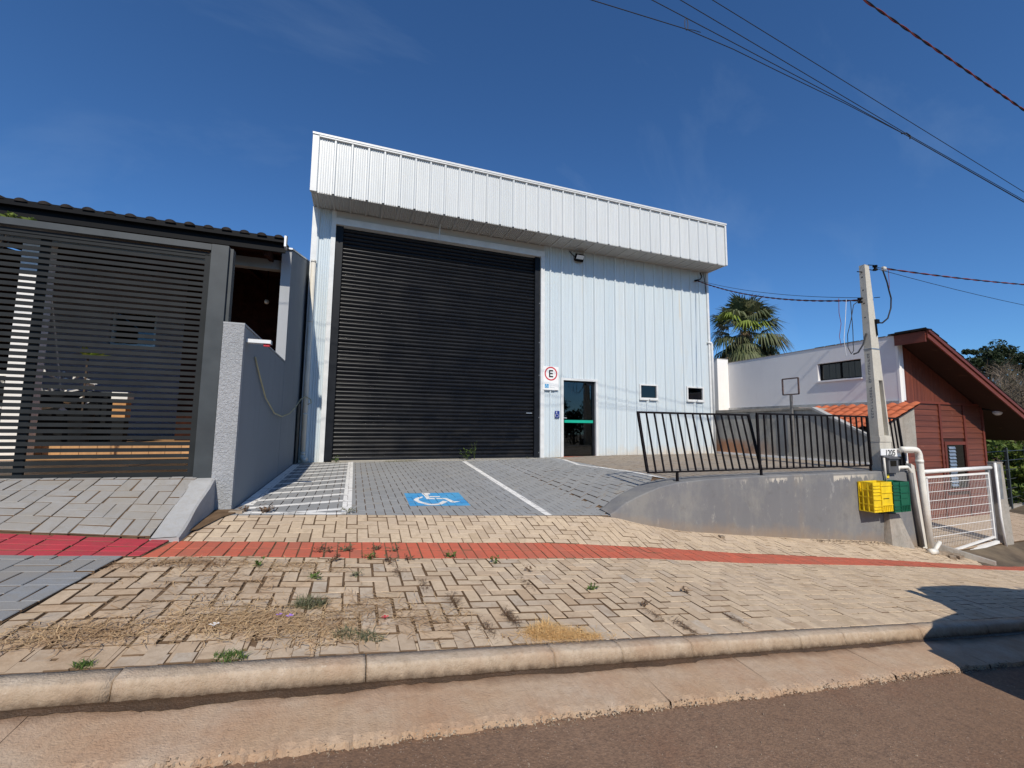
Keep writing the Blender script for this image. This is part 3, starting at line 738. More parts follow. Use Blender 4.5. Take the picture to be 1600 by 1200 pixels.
# smooth concrete shoulder of that ramp with its curved drop to the pavement
mb = MB(); m = 9
for i in range(m):
    y = -6.20 + (0.98)*i/(m-1); z = LR(-4.5, y)+0.004; xr = -4.46 + 0.02*math.sin(i*1.3)*.3
    low = H(-4.4, y)-0.05
    mb.v += [(-4.655, y, z), (xr-0.02, y, z), (xr, y, z-0.012), (xr+0.012, y, min(low, z-.03))]
mb.f = [(i*4+k, i*4+k+1, (i+1)*4+k+1, (i+1)*4+k) for i in range(m-1) for k in range(3)]
mb.add([(-4.66, -6.205, LR(-4.5, -6.2)), (-4.46, -6.205, LR(-4.5, -6.2)), (-4.45, -6.205, H(-4.5, -6.2)-.05), (-4.66, -6.205, H(-4.6, -6.2)-.05)], [(0, 3, 2, 1)])
part('ramp_shoulder', mb, 'smooth_concrete', nramp)

# ------------------------------------------------------------------ painted markings, cut by the brick joints
def painted(name, polys, key, mat, label, group=None, dz=0.0012):
    mb = MB()
    for poly in polys:
        if area(poly) < 0: poly = poly[::-1]
        xs = [q[0] for q in poly]; ys = [q[1] for q in poly]
        for (cx, cy, z0, ga, gb), top in FIELDS[key]:
            if cx < min(xs)-.2 or cx > max(xs)+.2 or cy < min(ys)-.2 or cy > max(ys)+.2: continue
            p = clip_convex(top, poly)
            if len(p) < 3 or area(p) < 1e-5: continue
            mb.add([(x, y, z0+ga*(x-cx)+gb*(y-cy)+dz) for x, y in p], [tuple(range(len(p)))])
    return thing(name, mb, mat, label, 'marking', group)
def stroke(pts, w):
    out = []
    for p, q in zip(pts[:-1], pts[1:]):
        p, q = Vector(p), Vector(q); d = (q-p).normalized(); nrm = Vector((-d.y, d.x))*w/2; e = d*w*0.15
        out.append([tuple(p-e-nrm), tuple(q+e-nrm), tuple(q+e+nrm), tuple(p-e+nrm)])
    return out
BAYS = 'white lines of the parking area'
painted('painted_line', stroke([(-4.22, -4.95), (-4.22, -0.5)], .13), 'ramp', 'white_road_paint', 'white line painted along the foot of the grey side wall', BAYS)
painted('painted_line', stroke([(-4.15, -5.38), (-3.12, -5.46)], .10), 'ramp', 'white_road_paint', 'short white line across the street end of the hatched strip', BAYS)
painted('painted_line', stroke([(-3.15, -0.1), (-3.16, -5.5)], .105), 'ramp', 'white_road_paint', 'white line between hatched strip and bay with wheelchair symbol', BAYS)
painted('painted_line', stroke([(-0.59, -0.42), (-0.72, -5.5)], .105), 'ramp', 'white_road_paint', 'long white line right of the blue wheelchair square', BAYS)
painted('painted_line', stroke([(1.86, -.42), (1.86, -.85), (1.46, -2.32), (1.52, -2.78), (1.58, -3.3), (1.63, -4.0), (1.6, -4.5), (1.5, -5.1)], .09), 'ramp', 'white_road_paint', 'winding white line from the glass door to the railing foot', BAYS)
painted('painted_line', stroke([(1.6, -5.14), (2.9, -5.17)], .07), 'ramp', 'cream_road_paint', 'faded cream line beside the left railing foot', BAYS)
painted('painted_line', stroke([(-4.2, -.19), (-1.7, -.22), (-.57, -.24), (.68, -.22), (1.9, -.3)], .07), 'ramp', 'cream_road_paint', 'cream line along the foot of the black roller shutter', BAYS)
hl = [(-3.79,-5.44),(-4.16,-5.13),(-4.17,-4.69),(-4.17,-4.19),(-4.18,-3.79),(-4.16,-3.33),(-4.17,-2.81),(-4.18,-2.24),(-4.16,-1.78),(-4.16,-1.30),(-4.16,-.80)]
hr = [(-3.21,-5.19),(-3.21,-4.71),(-3.22,-4.23),(-3.22,-3.76),(-3.22,-3.25),(-3.22,-2.78),(-3.21,-2.31),(-3.2,-1.78),(-3.2,-1.29),(-3.2,-.80),(-3.2,-.36)]
ordn = ['first', 'second', 'third', 'fourth', 'fifth', 'sixth', 'seventh', 'eighth', 'ninth', 'tenth', 'last']
for i, (a, b) in enumerate(zip(hl, hr)):
    painted('hatch_stripe', stroke([a, b], .10), 'ramp', 'white_road_paint', f'{ordn[i]} white hatch stripe counted from the pavement, beside grey wall', 'white hatch stripes')
painted('blue_square', [[(-2.42,-5.02),(-1.62,-4.97),(-1.58,-4.08),(-2.40,-4.15)]], 'ramp', 'blue_road_paint', 'light blue painted square under the wheelchair symbol', None)
sym = [[(-2.15,-4.13),(-2.03,-4.13),(-2.04,-4.25),(-2.145,-4.25)], [(-2.14,-4.25),(-2.07,-4.25),(-2.09,-4.53),(-2.14,-4.58)], [(-2.09,-4.5),(-2.02,-4.5),(-2.02,-4.58),(-2.14,-4.58)],
       [(-2.07,-4.37),(-1.92,-4.37),(-1.93,-4.43),(-2.08,-4.44)], [(-2.0,-4.5),(-1.85,-4.5),(-1.89,-4.57),(-2.0,-4.57)], [(-1.89,-4.57),(-1.85,-4.5),(-1.78,-4.73),(-1.85,-4.79)], [(-1.85,-4.79),(-1.80,-4.71),(-1.69,-4.70),(-1.82,-4.80)]]
wo = [(-2.17,-4.38),(-2.29,-4.53),(-2.33,-4.65),(-2.29,-4.83),(-2.18,-4.95),(-2.10,-4.96),(-2.00,-4.92),(-1.88,-4.74)]
wi = [(-2.18,-4.47),(-2.245,-4.57),(-2.265,-4.67),(-2.23,-4.78),(-2.15,-4.87),(-2.1,-4.88),(-2.03,-4.85),(-1.94,-4.69)]
for i in range(7): sym.append([wo[i], wo[i+1], wi[i+1], wi[i]])
painted('wheelchair_symbol', sym, 'ramp', 'white_road_paint', 'white wheelchair symbol painted on the blue square', None, 0.0026)
# ------------------------------------------------------------------ warehouse
wh = empty('warehouse', (1.6, 0, 0), 'white ribbed metal warehouse with tall black roller shutter and deep parapet', 'building')
PITCH = 0.3525
def rib_profile(x0, x1, phase):
    """(x, height) points of trapezoidal sheet between x0 and x1; ribs stand at phase + k*PITCH"""
    base = [(0, .042), (.014, .042), (.036, 0)]
    for m in (.080, .128, .176, .2245, .2725): base += [(m-.014, 0), (m-.004, .0125), (m+.004, .0125), (m+.014, 0)]
    base += [(PITCH-.036, 0), (PITCH-.014, .042)]
    k0 = math.floor((x0-phase)/PITCH)-1; pts = []
    k = k0
    while phase+k*PITCH < x1+PITCH:
        pts += [(phase+k*PITCH+a, h) for a, h in base]; k += 1
    xs = [p[0] for p in pts]; hs = [p[1] for p in pts]
    mid = [(a, h) for a, h in pts if x0+1e-4 < a < x1-1e-4]
    return [(x0, float(np.interp(x0, xs, hs)))] + mid + [(x1, float(np.interp(x1, xs, hs)))]
def sheet(x0, x1, z0, z1, y, phase, mat, name='cladding_panel', parent=wh, hgt=1.0):
    pr = rib_profile(x0, x1, phase); mb = MB()
    for a, h in pr: mb.v += [(a-x0, -h*hgt, 0), (a-x0, -h*hgt, z1-z0)]
    mb.f = [(2*i, 2*i+2, 2*i+3, 2*i+1) for i in range(len(pr)-1)]
    return put(name, mb.mesh(name), mat, parent, loc=(x0, y, z0))
def clad(x0, x1, z0, z1, y, phase, mat, openings=()):
    cuts = sorted(set([x0, x1] + [phase+k*PITCH for k in range(-40, 60) if x0 < phase+k*PITCH < x1] + [c for o in openings for c in o[:2] if x0 < c < x1]))
    for a, b in zip(cuts[:-1], cuts[1:]):
        if b-a < .004: continue
        seg = [(z0, z1)]
        for ox0, ox1, oz0, oz1 in openings:
            if a >= ox0-1e-6 and b <= ox1+1e-6:
                seg = [s for q in seg for s in ((q[0], min(q[1], oz0)), (max(q[0], oz1), q[1])) if s[1]-s[0] > .01]
        for s0, s1 in seg: sheet(a, b, s0, s1, y, phase, mat)
GL, GR, GT = -3.71, 1.57, 5.52
DL, DR, DT = 2.26, 3.28, 2.1
W1 = (4.80, 5.40, 1.69, 2.08); W2 = (6.55, 7.16, 1.69, 2.08)
PB, PT, PL, PR, PY = 5.85, 7.14, -4.23, 7.52, -0.78
clad(GR+.10, 7.47, -.12, PB+.02, 0, 1.867, 'metal_cladding', [(DL-.07, DR+.07, -1, DT+.06), W1, W2])
clad(-4.12, GL-.10, -.12, PB+.02, 0, -4.10, 'metal_cladding')
clad(PL+.11, PR-.05, PB, PT, PY, -3.775, 'parapet_cladding')
# corner, jamb and capping trims
def trim(a, b, mat='white_trim', name='trim', parent=wh, **k): return part(name, MB().box(a, b), mat, parent, **k)
trim((-4.235, -.046, -.12), (-4.115, .05, PB+.01)); trim((7.44, -.048, -.12), (7.515, .05, PB+.01))
trim((GL-.11, -.05, -.1), (GL-.012, .16, PB)); trim((GR+.0, -.048, -.1), (GR+.11, .16, GT+.02))
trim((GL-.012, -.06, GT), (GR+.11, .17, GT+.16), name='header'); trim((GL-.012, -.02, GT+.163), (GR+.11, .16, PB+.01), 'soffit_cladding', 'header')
trim((DL-.075, -.05, -.08), (DL, .12, DT+.062)); trim((DR, -.05, -.08), (DR+.075, .12, DT+.062)); trim((DL-.002, -.052, DT), (DR+.002, .12, DT+.060))
trim((PL-.01, PY-.046, PB-.005), (PL+.115, PY+.04, PT)); trim((PR-.055, PY-.047, PB-.004), (PR+.005, PY+.05, PT))
trim((PL-.015, PY-.066, PT), (PR+.01, .35, PT+.045), name='capping'); trim((PL+.12, PY-.056, PT-.035), (PR-.06, PY-.002, PT-.002), name='capping')
# soffit: ribbed sheets running out from the wall
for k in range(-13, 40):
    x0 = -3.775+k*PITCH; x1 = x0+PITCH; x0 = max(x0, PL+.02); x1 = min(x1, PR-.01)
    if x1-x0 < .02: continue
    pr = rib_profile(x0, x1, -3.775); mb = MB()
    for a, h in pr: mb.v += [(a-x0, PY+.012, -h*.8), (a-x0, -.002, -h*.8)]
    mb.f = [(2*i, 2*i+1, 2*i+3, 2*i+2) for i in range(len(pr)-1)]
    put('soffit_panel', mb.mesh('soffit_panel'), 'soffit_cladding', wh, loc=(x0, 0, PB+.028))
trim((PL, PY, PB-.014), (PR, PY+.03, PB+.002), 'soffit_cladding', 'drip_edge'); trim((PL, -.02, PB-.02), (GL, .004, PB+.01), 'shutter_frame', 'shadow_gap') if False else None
# body: parapet back and ends, side walls, roof, back wall, dark inner lining
trim((PL, PY+.01, PB+.035), (PL+.03, .3, PT)); trim((PR-.03, PY+.01, PB+.035), (PR, .3, PT)); trim((PL, .3, PB), (PR, .34, PT), name='parapet_back')
clad_side = MB().box((-4.23, .05, -.2), (-4.19, 15, 6.2)); part('side_wall', clad_side, 'metal_cladding', wh)
part('side_wall', MB().box((7.47, .05, -.2), (7.51, 15, 6.2)), 'metal_cladding', wh)
part('back_wall', MB().box((-4.19, 14.96, -.2), (7.47, 15, 6.2)), 'metal_cladding', wh)
part('roof', MB().hexa([(-4.25,.34,6.2),(7.53,.34,6.2),(7.53,15.1,6.2),(-4.25,15.1,6.2),(-4.25,.34,6.26),(7.53,.34,6.26),(7.53,15.1,6.26),(-4.25,15.1,6.26)]), 'metal_cladding', wh)
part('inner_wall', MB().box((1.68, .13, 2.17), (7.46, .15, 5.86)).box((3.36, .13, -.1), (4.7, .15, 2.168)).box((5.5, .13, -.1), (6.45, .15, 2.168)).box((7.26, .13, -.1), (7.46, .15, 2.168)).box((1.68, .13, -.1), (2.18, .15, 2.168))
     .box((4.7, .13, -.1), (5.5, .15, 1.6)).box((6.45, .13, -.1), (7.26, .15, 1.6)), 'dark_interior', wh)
part('inner_floor', MB().box((-4.15, .02, -.06), (7.45, 14.9, -.012)), 'interior_floor', wh)
part('partition', MB().box((1.7, 4.2, -.01), (7.4, 4.25, 3.2)).box((1.66, .2, -.01), (1.69, 4.2, 3.2)).box((1.7, .2, 3.2), (7.4, 4.2, 3.24)), 'dark_interior', wh)

# roller shutter: curved interlocking slats between guide rails
sh = part('roller_shutter', MB().box((GL, .165, -.05), (GR, .18, GT)), 'shutter_frame', wh)
NSL = 58; sp = (GT+.02)/NSL
prof = [(0, .0), (.10, -.010), (.28, -.024), (.5, -.030), (.72, -.024), (.88, -.010), (.93, .004), (1.0, .004)]
mb = MB()
for t, y in prof: mb.v += [(0, y, t*sp), (GR-GL-.30, y, t*sp)]
mb.f = [(2*i, 2*i+1, 2*i+3, 2*i+2) for i in range(len(prof)-1)]
slat_me = mb.mesh('slat', True)
for k in range(NSL):
    put('slat', slat_me, 'shutter_paint', sh, loc=(GL+.15+RND.uniform(-.002, .002), .13+RND.uniform(-.0015, .0015), -.01+k*sp), rot=(RND.uniform(-.012, .012), 0, 0))
for a, b in ((GL-.012, GL+.152), (GR-.15, GR+.0)):
    part('guide_rail', MB().box((a, .02, -.05), (b, .163, GT)), 'shutter_frame', sh)
part('lock_plate', MB().box((GR-.36, .088, 1.16), (GR-.19, .105, 1.185)), 'galvanised', sh)
for z in (.12, 1.05, 2.2, 3.1, 4.2): part('bolt', MB().sphere((GR-.02, .016, z), .014, 8, 5), 'galvanised', sh)
part('bottom_bar', MB().box((GL+.15, .085, -.06), (GR-.15, .135, .025)), 'shutter_frame', sh)

# glass pedestrian door
door = part('glass_door', MB().box((DL, .03, DT-.035), (DR, .10, DT)).box((DL, .03, -.03), (DL+.03, .10, DT-.036)).box((DR-.07, .03, -.03), (DR, .10, DT-.036)), 'shutter_frame', wh)
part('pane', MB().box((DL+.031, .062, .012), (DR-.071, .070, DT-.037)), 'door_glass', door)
part('push_bar', MB().box((DL+.05, -.005, .93), (DR-.075, .05, 1.005)), 'push_bar_green', door)
part('handle', MB().tube([(DL+.02, .02, 1.06), (DL+.02, -.035, 1.06), (DL+.10, -.035, 1.055)], .011, 8), 'aluminium', door)
part('closer', MB().box((DR-.26, .012, DT-.10), (DR-.09, .06, DT-.045)), 'shutter_frame', door)
part('threshold', MB().box((DL-.02, -.09, -.02), (DR+.05, .03, .006)), 'red_paver', door)
# little toilet windows
for (x0, x1, z0, z1) in (W1, W2):
    f = part('window', MB().box((x0-.03, -.045, z0-.03), (x0+.018, .03, z1+.03)).box((x1-.018, -.045, z0-.03), (x1+.03, .03, z1+.03)).box((x0+.018, -.044, z1-.012), (x1-.018, .03, z1+.03)).box((x0+.018, -.044, z0-.03), (x1-.018, .03, z0+.014)), 'white_trim', wh)
    part('pane', MB().box((x0+.0181, .0, z0+.0141), (x1-.0181, .006, z1-.0121)), 'window_glass', f)
    part('pane_backing', MB().box((x0, .06, z0-.1), (x1, .07, z1+.1)), 'dark_interior', f)  # dark panel set behind the pane
    part('sill', MB().box((x0-.04, -.07, z0-.062), ((x0+x1)/2-.02, .0, z0-.034)).box(((x0+x1)/2+.02, -.07, z0-.062), (x1+.04, .0, z0-.034)), 'white_trim', f)
    part('stay', MB().box((x0+.06, -.03, z1-.045), (x0+.12, -.012, z1-.014)).box((x1-.14, -.03, z1-.045), (x1-.08, -.012, z1-.014)), 'black_metal', f)
# floodlight under the soffit
fl = empty('floodlight', (2.73, -.12, 5.62), 'square white floodlight fixed under the parapet above the glass door', 'floodlight')
part('housing', MB().hexa([(2.60,-.09,5.53),(2.86,-.09,5.53),(2.86,-.03,5.60),(2.60,-.03,5.60),(2.60,-.20,5.68),(2.86,-.20,5.68),(2.86,-.14,5.74),(2.60,-.14,5.74)]), 'black_metal', fl)
part('lens', MB().hexa([(2.615,-.095,5.545),(2.845,-.095,5.545),(2.845,-.091,5.548),(2.615,-.091,5.548),(2.615,-.208,5.675),(2.845,-.208,5.675),(2.845,-.204,5.678),(2.615,-.204,5.678)]), 'lamp_lens', fl)
part('bracket', MB().tube([(2.62,-.10,5.64),(2.5,-.06,5.75),(2.46,-.03,5.83)], .012, 6), 'black_cable', fl)
rod = thing('hanging_rod', MB().tube([(-1.31, -.32, 5.84), (-1.33, -.30, 5.46)], .012, 6), 'white_trim', 'thin white rod hanging below the parapet above the roller shutter', 'rod')
# downpipes
dp = empty('downpipe', (-4.12, -.09, 0), 'cream plastic downpipe on the left corner of the warehouse', 'downpipe', 'downpipes of the warehouse')
part('pipe', MB().tube([(-4.15, -.10, 4.52), (-4.15, -.10, .12)], .05, 14), 'pvc_cream', dp, True)
part('elbow', MB().tube([(-4.15, -.10, .13), (-4.15, -.11, .07), (-4.12, -.16, .045), (-4.07, -.22, .04)], .058, 12), 'pvc_cream', dp, True)
for z in (4.5, 3.1, 1.0, .15): part('coupling', MB().tube([(-4.15, -.10, z), (-4.15, -.10, z+.05)], .056, 14), 'pvc_cream', dp, True)
dp2 = empty('downpipe', (7.5, -.05, 0), 'slim white downpipe on the right corner of the warehouse', 'downpipe', 'downpipes of the warehouse')
part('pipe', MB().tube([(7.40, -.04, 3.55), (7.53, -.06, 3.55), (7.545, -.07, 3.50), (7.545, -.07, .02)], .038, 12), 'white_trim', dp2, True)
part('clip', MB().box((7.49, -.06, 1.9), (7.60, -.02, 1.94)), 'white_trim', dp2)

# parking sign, wheelchair sticker
ps = empty('parking_sign', (1.87, -.05, 1.81), 'white sign with a black E in a red ring beside the shutter', 'sign')
part('plate', MB().box((1.635, -.062, 1.81), (2.105, -.048, 2.45)), 'sign_white', ps)
def ringxz(c, r0, r1, y, n=40):
    mb = MB()
    for k in range(n):
        t = 2*math.pi*k/n; mb.v += [(c[0]+r0*math.cos(t), y, c[1]+r0*math.sin(t)), (c[0]+r1*math.cos(t), y, c[1]+r1*math.sin(t))]
    mb.f = [(2*k, 2*k+1, 2*((k+1) % n)+1, 2*((k+1) % n)) for k in range(n)]; mb.f = [tuple(reversed(f)) for f in mb.f]
    return mb
part('ring', ringxz((1.868, 2.255), .155, .19, -.0645), 'sign_red', ps)
part('letter', MB().box((1.81, -.0655, 2.155), (1.848, -.0635, 2.355)).box((1.8481, -.0655, 2.155), (1.935, -.0635, 2.193)).box((1.8481, -.0655, 2.239), (1.925, -.0635, 2.274)).box((1.8481, -.0655, 2.318), (1.935, -.0635, 2.355)), 'sign_black', ps)
def wheelchair(x, z, s, y, parent):
    mb = MB(); q = lambda a, b: (x+a*s, z+b*s)
    mb.sphere((x-.10*s, y, z+.36*s), .085*s, 10, 6, (1, .15, 1))
    for a, b in (((-.12,.26),(-.08,-.02)), ((-.10,.10),(.12,.10)), ((-.08,-.02),(.17,-.02)), ((.17,-.02),(.27,-.30)), ((.27,-.30),(.36,-.27))):
        (xa, za), (xb, zb) = q(*a), q(*b); mb.bar((xa, y, za), (xb, y, zb), .075*s, .004)
    pts = [q(-.17+.0*t+.27*math.cos(t)+.10, -.16+.27*math.sin(t)) for t in np.linspace(2.0, 5.9, 12)]
    for (xa, za), (xb, zb) in zip(pts[:-1], pts[1:]): mb.bar((xa, y, za), (xb, y, zb), .06*s, .004)
    return part('wheelchair_pictogram', mb, 'sign_white', parent)
part('blue_panel', MB().box((1.685, -.066, 1.86), (1.80, -.0645, 1.965)), 'sign_blue', ps); wheelchair(1.742, 1.912, .105, -.068, ps)
part('small_print', MB().box((1.825, -.0655, 1.917), (1.875, -.0635, 1.923)).box((1.825, -.0655, 1.873), (1.99, -.0635, 1.878)).box((1.83, -.0655, 1.888), (1.90, -.0635, 1.892)), 'print_grey', ps)
part('lower_rail', MB().box((1.67, -.06, 1.79), (1.86, -.045, 1.806)).box((1.89, -.06, 1.79), (2.0, -.045, 1.806)), 'galvanised', ps)
st = empty('accessibility_sign', (2.065, -.05, 1.06), 'small navy wheelchair sticker on the wall left of the glass door', 'sign')
part('plate', MB().box((2.0, -.052, 1.06), (2.135, -.042, 1.245)), 'sign_navy', st); wheelchair(2.062, 1.148, .17, -.0545, st)

# ------------------------------------------------------------------ neighbour on the left
# boundary wall: rough front post, flank toned dark for its shade, tall pier behind
bw = empty('boundary_wall', (-4.4, -5.25, -.1), 'grey plaster wall with rough bright street end between the two driveways', 'wall')
part('end_face', MB().box((-4.50, -5.27, -.35), (-4.30, -5.20, 1.885)), 'dashed_plaster', bw)
part('flank', MB().box((-4.498, -5.199, -.35), (-4.302, -2.31, 1.875)), 'shaded_wall_paint', bw)
part('coping', MB().box((-4.502, -5.272, 1.886), (-4.298, -2.31, 1.905)), 'post_plaster', bw)
part('pier', MB().hexa([(-4.45,-2.30,-.3),(-4.30,-2.30,-.3),(-4.30,2.2,-.3),(-4.45,2.2,-.3),(-4.45,-2.30,3.90),(-4.30,-2.30,3.90),(-4.30,2.2,5.18),(-4.45,2.2,5.18)]), 'shaded_wall_paint', bw)
part('pier_face', MB().box((-4.452, -2.312, 1.90), (-4.298, -2.302, 3.86)), 'post_plaster', bw)  # lighter front plate: the lit side put into the colour
part('flashing', MB().hexa([(-4.47,-2.34,3.90),(-4.285,-2.34,3.90),(-4.285,2.2,5.185),(-4.47,2.2,5.185),(-4.47,-2.34,3.93),(-4.285,-2.34,3.93),(-4.285,2.2,5.215),(-4.47,2.2,5.215)]), 'galvanised', bw)
part('gap_post', MB().box((-4.27, -.35, -.1), (-4.245, -.05, 1.25)), 'dark_wood_post', bw)
wl_ = empty('wall_light', (-4.2, -5.1, 1.69), 'slim white light bar sticking out of the grey wall end', 'lamp')
part('bar', MB().box((-4.298, -5.16, 1.715), (-4.055, -5.07, 1.755)), 'lamp_lens', wl_)
part('bracket', MB().box((-4.13, -5.14, 1.685), (-4.07, -5.09, 1.714)), 'sign_red', wl_)
pts = [(-4.285, -4.72, 1.61), (-4.28, -4.45, 1.43), (-4.27, -4.0, 1.16), (-4.26, -3.3, .97), (-4.25, -2.6, .93), (-4.24, -1.8, 1.0), (-4.23, -1.1, 1.14), (-4.21, -.5, 1.33), (-4.15, -.18, 1.42), (-4.05, -.16, 1.36), (-4.03, -.16, 1.28), (-4.1, -.17, 1.24)]
thing('hanging_conduit', MB().tube(pts, .011, 6), 'yellow_conduit', 'thin yellowish conduit drooping from grey wall to the warehouse downpipe', 'conduit', smooth=True)

# sliding gate of slats in its frame
gate = empty('slatted_gate', (-6.2, -5.2, .2), 'wide black slatted metal gate of the house on the left', 'gate')
NG = 39; zg0, zg1 = .285, 2.615; gs = (zg1-zg0)/(NG-1)
sl = MB().box((0, -.009, -.0185), (4.25, .009, .0185)).mesh('slat')
for k in range(NG):
    put('slat', sl, 'gate_metal', gate, loc=(-8.98, -5.205+RND.uniform(-.0006, .0006), zg0+k*gs), rot=(RND.uniform(-.02, .02), 0, 0))
def gp(name, a, b, mat='gate_metal', l=None): return part(name, MB().box(a, b), mat, gate, label=l)
gp('stile', (-4.729, -5.222, .235), (-4.69, -5.185, 2.64)); gp('stile', (-6.11, -5.19, .235), (-6.04, -5.16, 2.64)); gp('stile', (-7.5, -5.19, .235), (-7.43, -5.16, 2.64))
gp('bottom_rail', (-9, -5.224, .225), (-4.69, -5.183, .266)); gp('top_rail', (-9, -5.222, 2.632), (-4.69, -5.185, 2.668))
gp('lintel', (-9.2, -5.262, 2.685), (-4.668, -5.14, 2.752), 'gate_frame_metal'); gp('post', (-4.666, -5.262, .16), (-4.505, -5.15, 2.755), 'gate_frame_metal'); gp('guide', (-4.687, -5.235, .2), (-4.668, -5.18, 2.68), 'gate_metal')
gp('rear_frame', (-4.505, -5.22, 1.9), (-4.47, -5.12, 2.74), 'gate_frame_metal')
part('rail_track', MB().box((-9, -5.235, LR(-6, -5.25)-.02), (-4.65, -5.17, .224)), 'gate_metal', gate)

# carport house behind the gate
nh = empty('carport_house', (-6.8, -1, .2), 'dark tiled carport house behind the slatted gate', 'house')
part('floor', MB().box((-9.3, -5.1, -.2), (-4.52, -1.7, .24)), 'floor_wood', nh)
for k in range(21): part('plank', MB().box((-9.3+k*.228, -1.69, .2), (-9.3+k*.228+.222, 1.45, .44+RND.uniform(-.002, .002))), 'floor_wood', nh)
part('back_wall', MB().box((-9.6, 1.5, .2), (-8.40, 1.7, 4.55)).box((-7.55, 1.5, .2), (-6.5, 1.7, 4.55)).box((-8.40, 1.5, .2), (-7.55, 1.7, 2.55)).box((-8.40, 1.5, 3.35), (-7.55, 1.7, 4.55)), 'carport_wall', nh)
part('side_wall', MB().box((-6.6, .2, .2), (-4.47, .35, 4.5)), 'dark_brown_wood', nh); part('side_wall', MB().polyyz([(-4.9, .2), (1.7, .2), (1.7, 4.36), (-2.7, 3.72), (-2.71, 2.6), (-4.9, 2.6)], -9.75, -9.601), 'dark_brown_wood', nh)  # dark wood colour on these walls stands for the carport's shade
wn_ = part('window', MB().box((-8.40, 1.56, 2.55), (-8.34, 1.64, 3.35)).box((-7.61, 1.56, 2.55), (-7.55, 1.64, 3.35)).box((-8.34, 1.56, 2.55), (-7.61, 1.64, 2.60)).box((-8.34, 1.56, 3.30), (-7.61, 1.64, 3.35)), 'aluminium', nh)
part('pane', MB().box((-8.34, 1.60, 2.60), (-7.61, 1.606, 3.30)), 'window_glass', wn_); part('room', MB().box((-8.5, 1.9, 2.4), (-7.4, 1.92, 3.5)), 'dark_interior', wn_)
part('sill', MB().box((-8.45, 1.44, 2.49), (-7.5, 1.50, 2.548)), 'white_plaster', wn_)
part('column', MB().box((-7.97, -2.15, .24), (-7.70, -1.88, 3.62)), 'white_plaster', nh)
part('beam', MB().box((-9.3, -2.2, 3.55), (-4.46, -2.05, 3.72)), 'shaded_wall_paint', nh)
for k in range(8): part('rafter', MB().hexa([(-9.0+k*.62,-2.72,3.60),(-8.93+k*.62,-2.72,3.60),(-8.93+k*.62,1.6,4.25),(-9.0+k*.62,1.6,4.25),(-9.0+k*.62,-2.72,3.72),(-8.93+k*.62,-2.72,3.72),(-8.93+k*.62,1.6,4.37),(-9.0+k*.62,1.6,4.37)]), 'dark_brown_wood', nh)
part('ceiling', MB().hexa([(-9.6,-2.75,3.725),(-4.47,-2.75,3.725),(-4.47,1.7,4.39),(-9.6,1.7,4.39),(-9.6,-2.75,3.75),(-4.47,-2.75,3.75),(-4.47,1.7,4.42),(-9.6,1.7,4.42)]), 'dark_brown_wood', nh)
part('fascia', MB().box((-9.6, -2.80, 3.66), (-4.33, -2.752, 3.86)), 'black_metal', nh)
part('gutter', MB().box((-9.6, -2.88, 3.80), (-4.31, -2.802, 3.885)), 'black_metal', nh)
rf = part('roof', MB().hexa([(-9.6,-2.82,3.86),(-4.46,-2.82,3.86),(-4.46,1.7,4.50),(-9.6,1.7,4.50),(-9.6,-2.82,3.875),(-4.46,-2.82,3.875),(-4.46,1.7,4.52),(-9.6,1.7,4.52)]), 'roof_tile_dark', nh)
mb = MB()
for y in (-2.90, -1.5, 0.1, 1.7):
    z = 3.862+(y+2.9)*.1416
    for k in range(9):
        t = math.pi*k/8; mb.v.append((-.07*math.cos(t), y, z+.05*math.sin(t)))
mb.f = [(j*9+k, j*9+k+1, (j+1)*9+k+1, (j+1)*9+k) for j in range(3) for k in range(8)]; mb.f.append(tuple(reversed(range(9))))
tm = mb.mesh('tile', True)
for k in range(21): put('tile', tm, 'roof_tile_dark', rf, loc=(-4.42-k*.247, RND.uniform(-.012, .012), RND.uniform(-.004, .004)))
part('end_flashing', MB().polyyz([(-2.93, 3.72), (-2.80, 3.70), (-2.80, 3.95), (-2.93, 3.90)], -4.335, -4.305), 'galvanised', nh)
cl = empty('ceiling_lamp', (-4.95, -.6, 3.3), 'small round white lamp under the dark carport roof', 'lamp')
part('globe', MB().sphere((-4.95, -.6, 3.35), .05, 10, 6), 'lamp_lens', cl, True); part('stem', MB().tube([(-4.95, -.6, 3.39), (-4.95, -.6, 4.05)], .01, 6), 'black_metal', cl)
# things stored inside the carport, seen between the slats
cab = empty('block', (-7.6, -.6, .44), 'low dark cabinet inside the carport behind the gate', 'block')
part('body', MB().box((-8.9, -1.0, .44), (-7.25, -.3, 1.30)), 'black_metal', cab); part('top', MB().box((-8.95, -1.05, 1.302), (-7.2, -.26, 1.34)), 'gate_frame_metal', cab)  # plain block where a dark shape of unknown kind stands
bx = empty('wooden_box', (-7.05, -.9, .44), 'orange wooden box with white lid inside the carport', 'box')
part('body', MB().box((-7.17, -1.0, .85), (-6.98, -.8, 1.16)), 'box_wood', bx); part('lid', MB().box((-7.19, -1.02, 1.162), (-6.96, -.78, 1.34)), 'planter_white', bx); part('stand', MB().box((-7.16, -.99, .44), (-6.99, -.81, .848)), 'black_metal', bx)
wb = empty('wrapped_bundle', (-7.9, -1.5, .44), 'crumpled white sheeting bundled beside the bright carport column', 'bundle')
mb = MB()
for i in range(60):
    c = Vector((RND.uniform(-8.5, -7.35), RND.uniform(-1.55, -1.25), RND.uniform(1.0, 1.62))); a = [Vector((RND.uniform(-.13,.13), RND.uniform(-.05,.05), RND.uniform(-.06,.06))) for _ in range(3)]
    mb.add([c+a[0], c+a[1], c-a[0]*.8+a[2], c-a[1]], [(0, 1, 2, 3)])
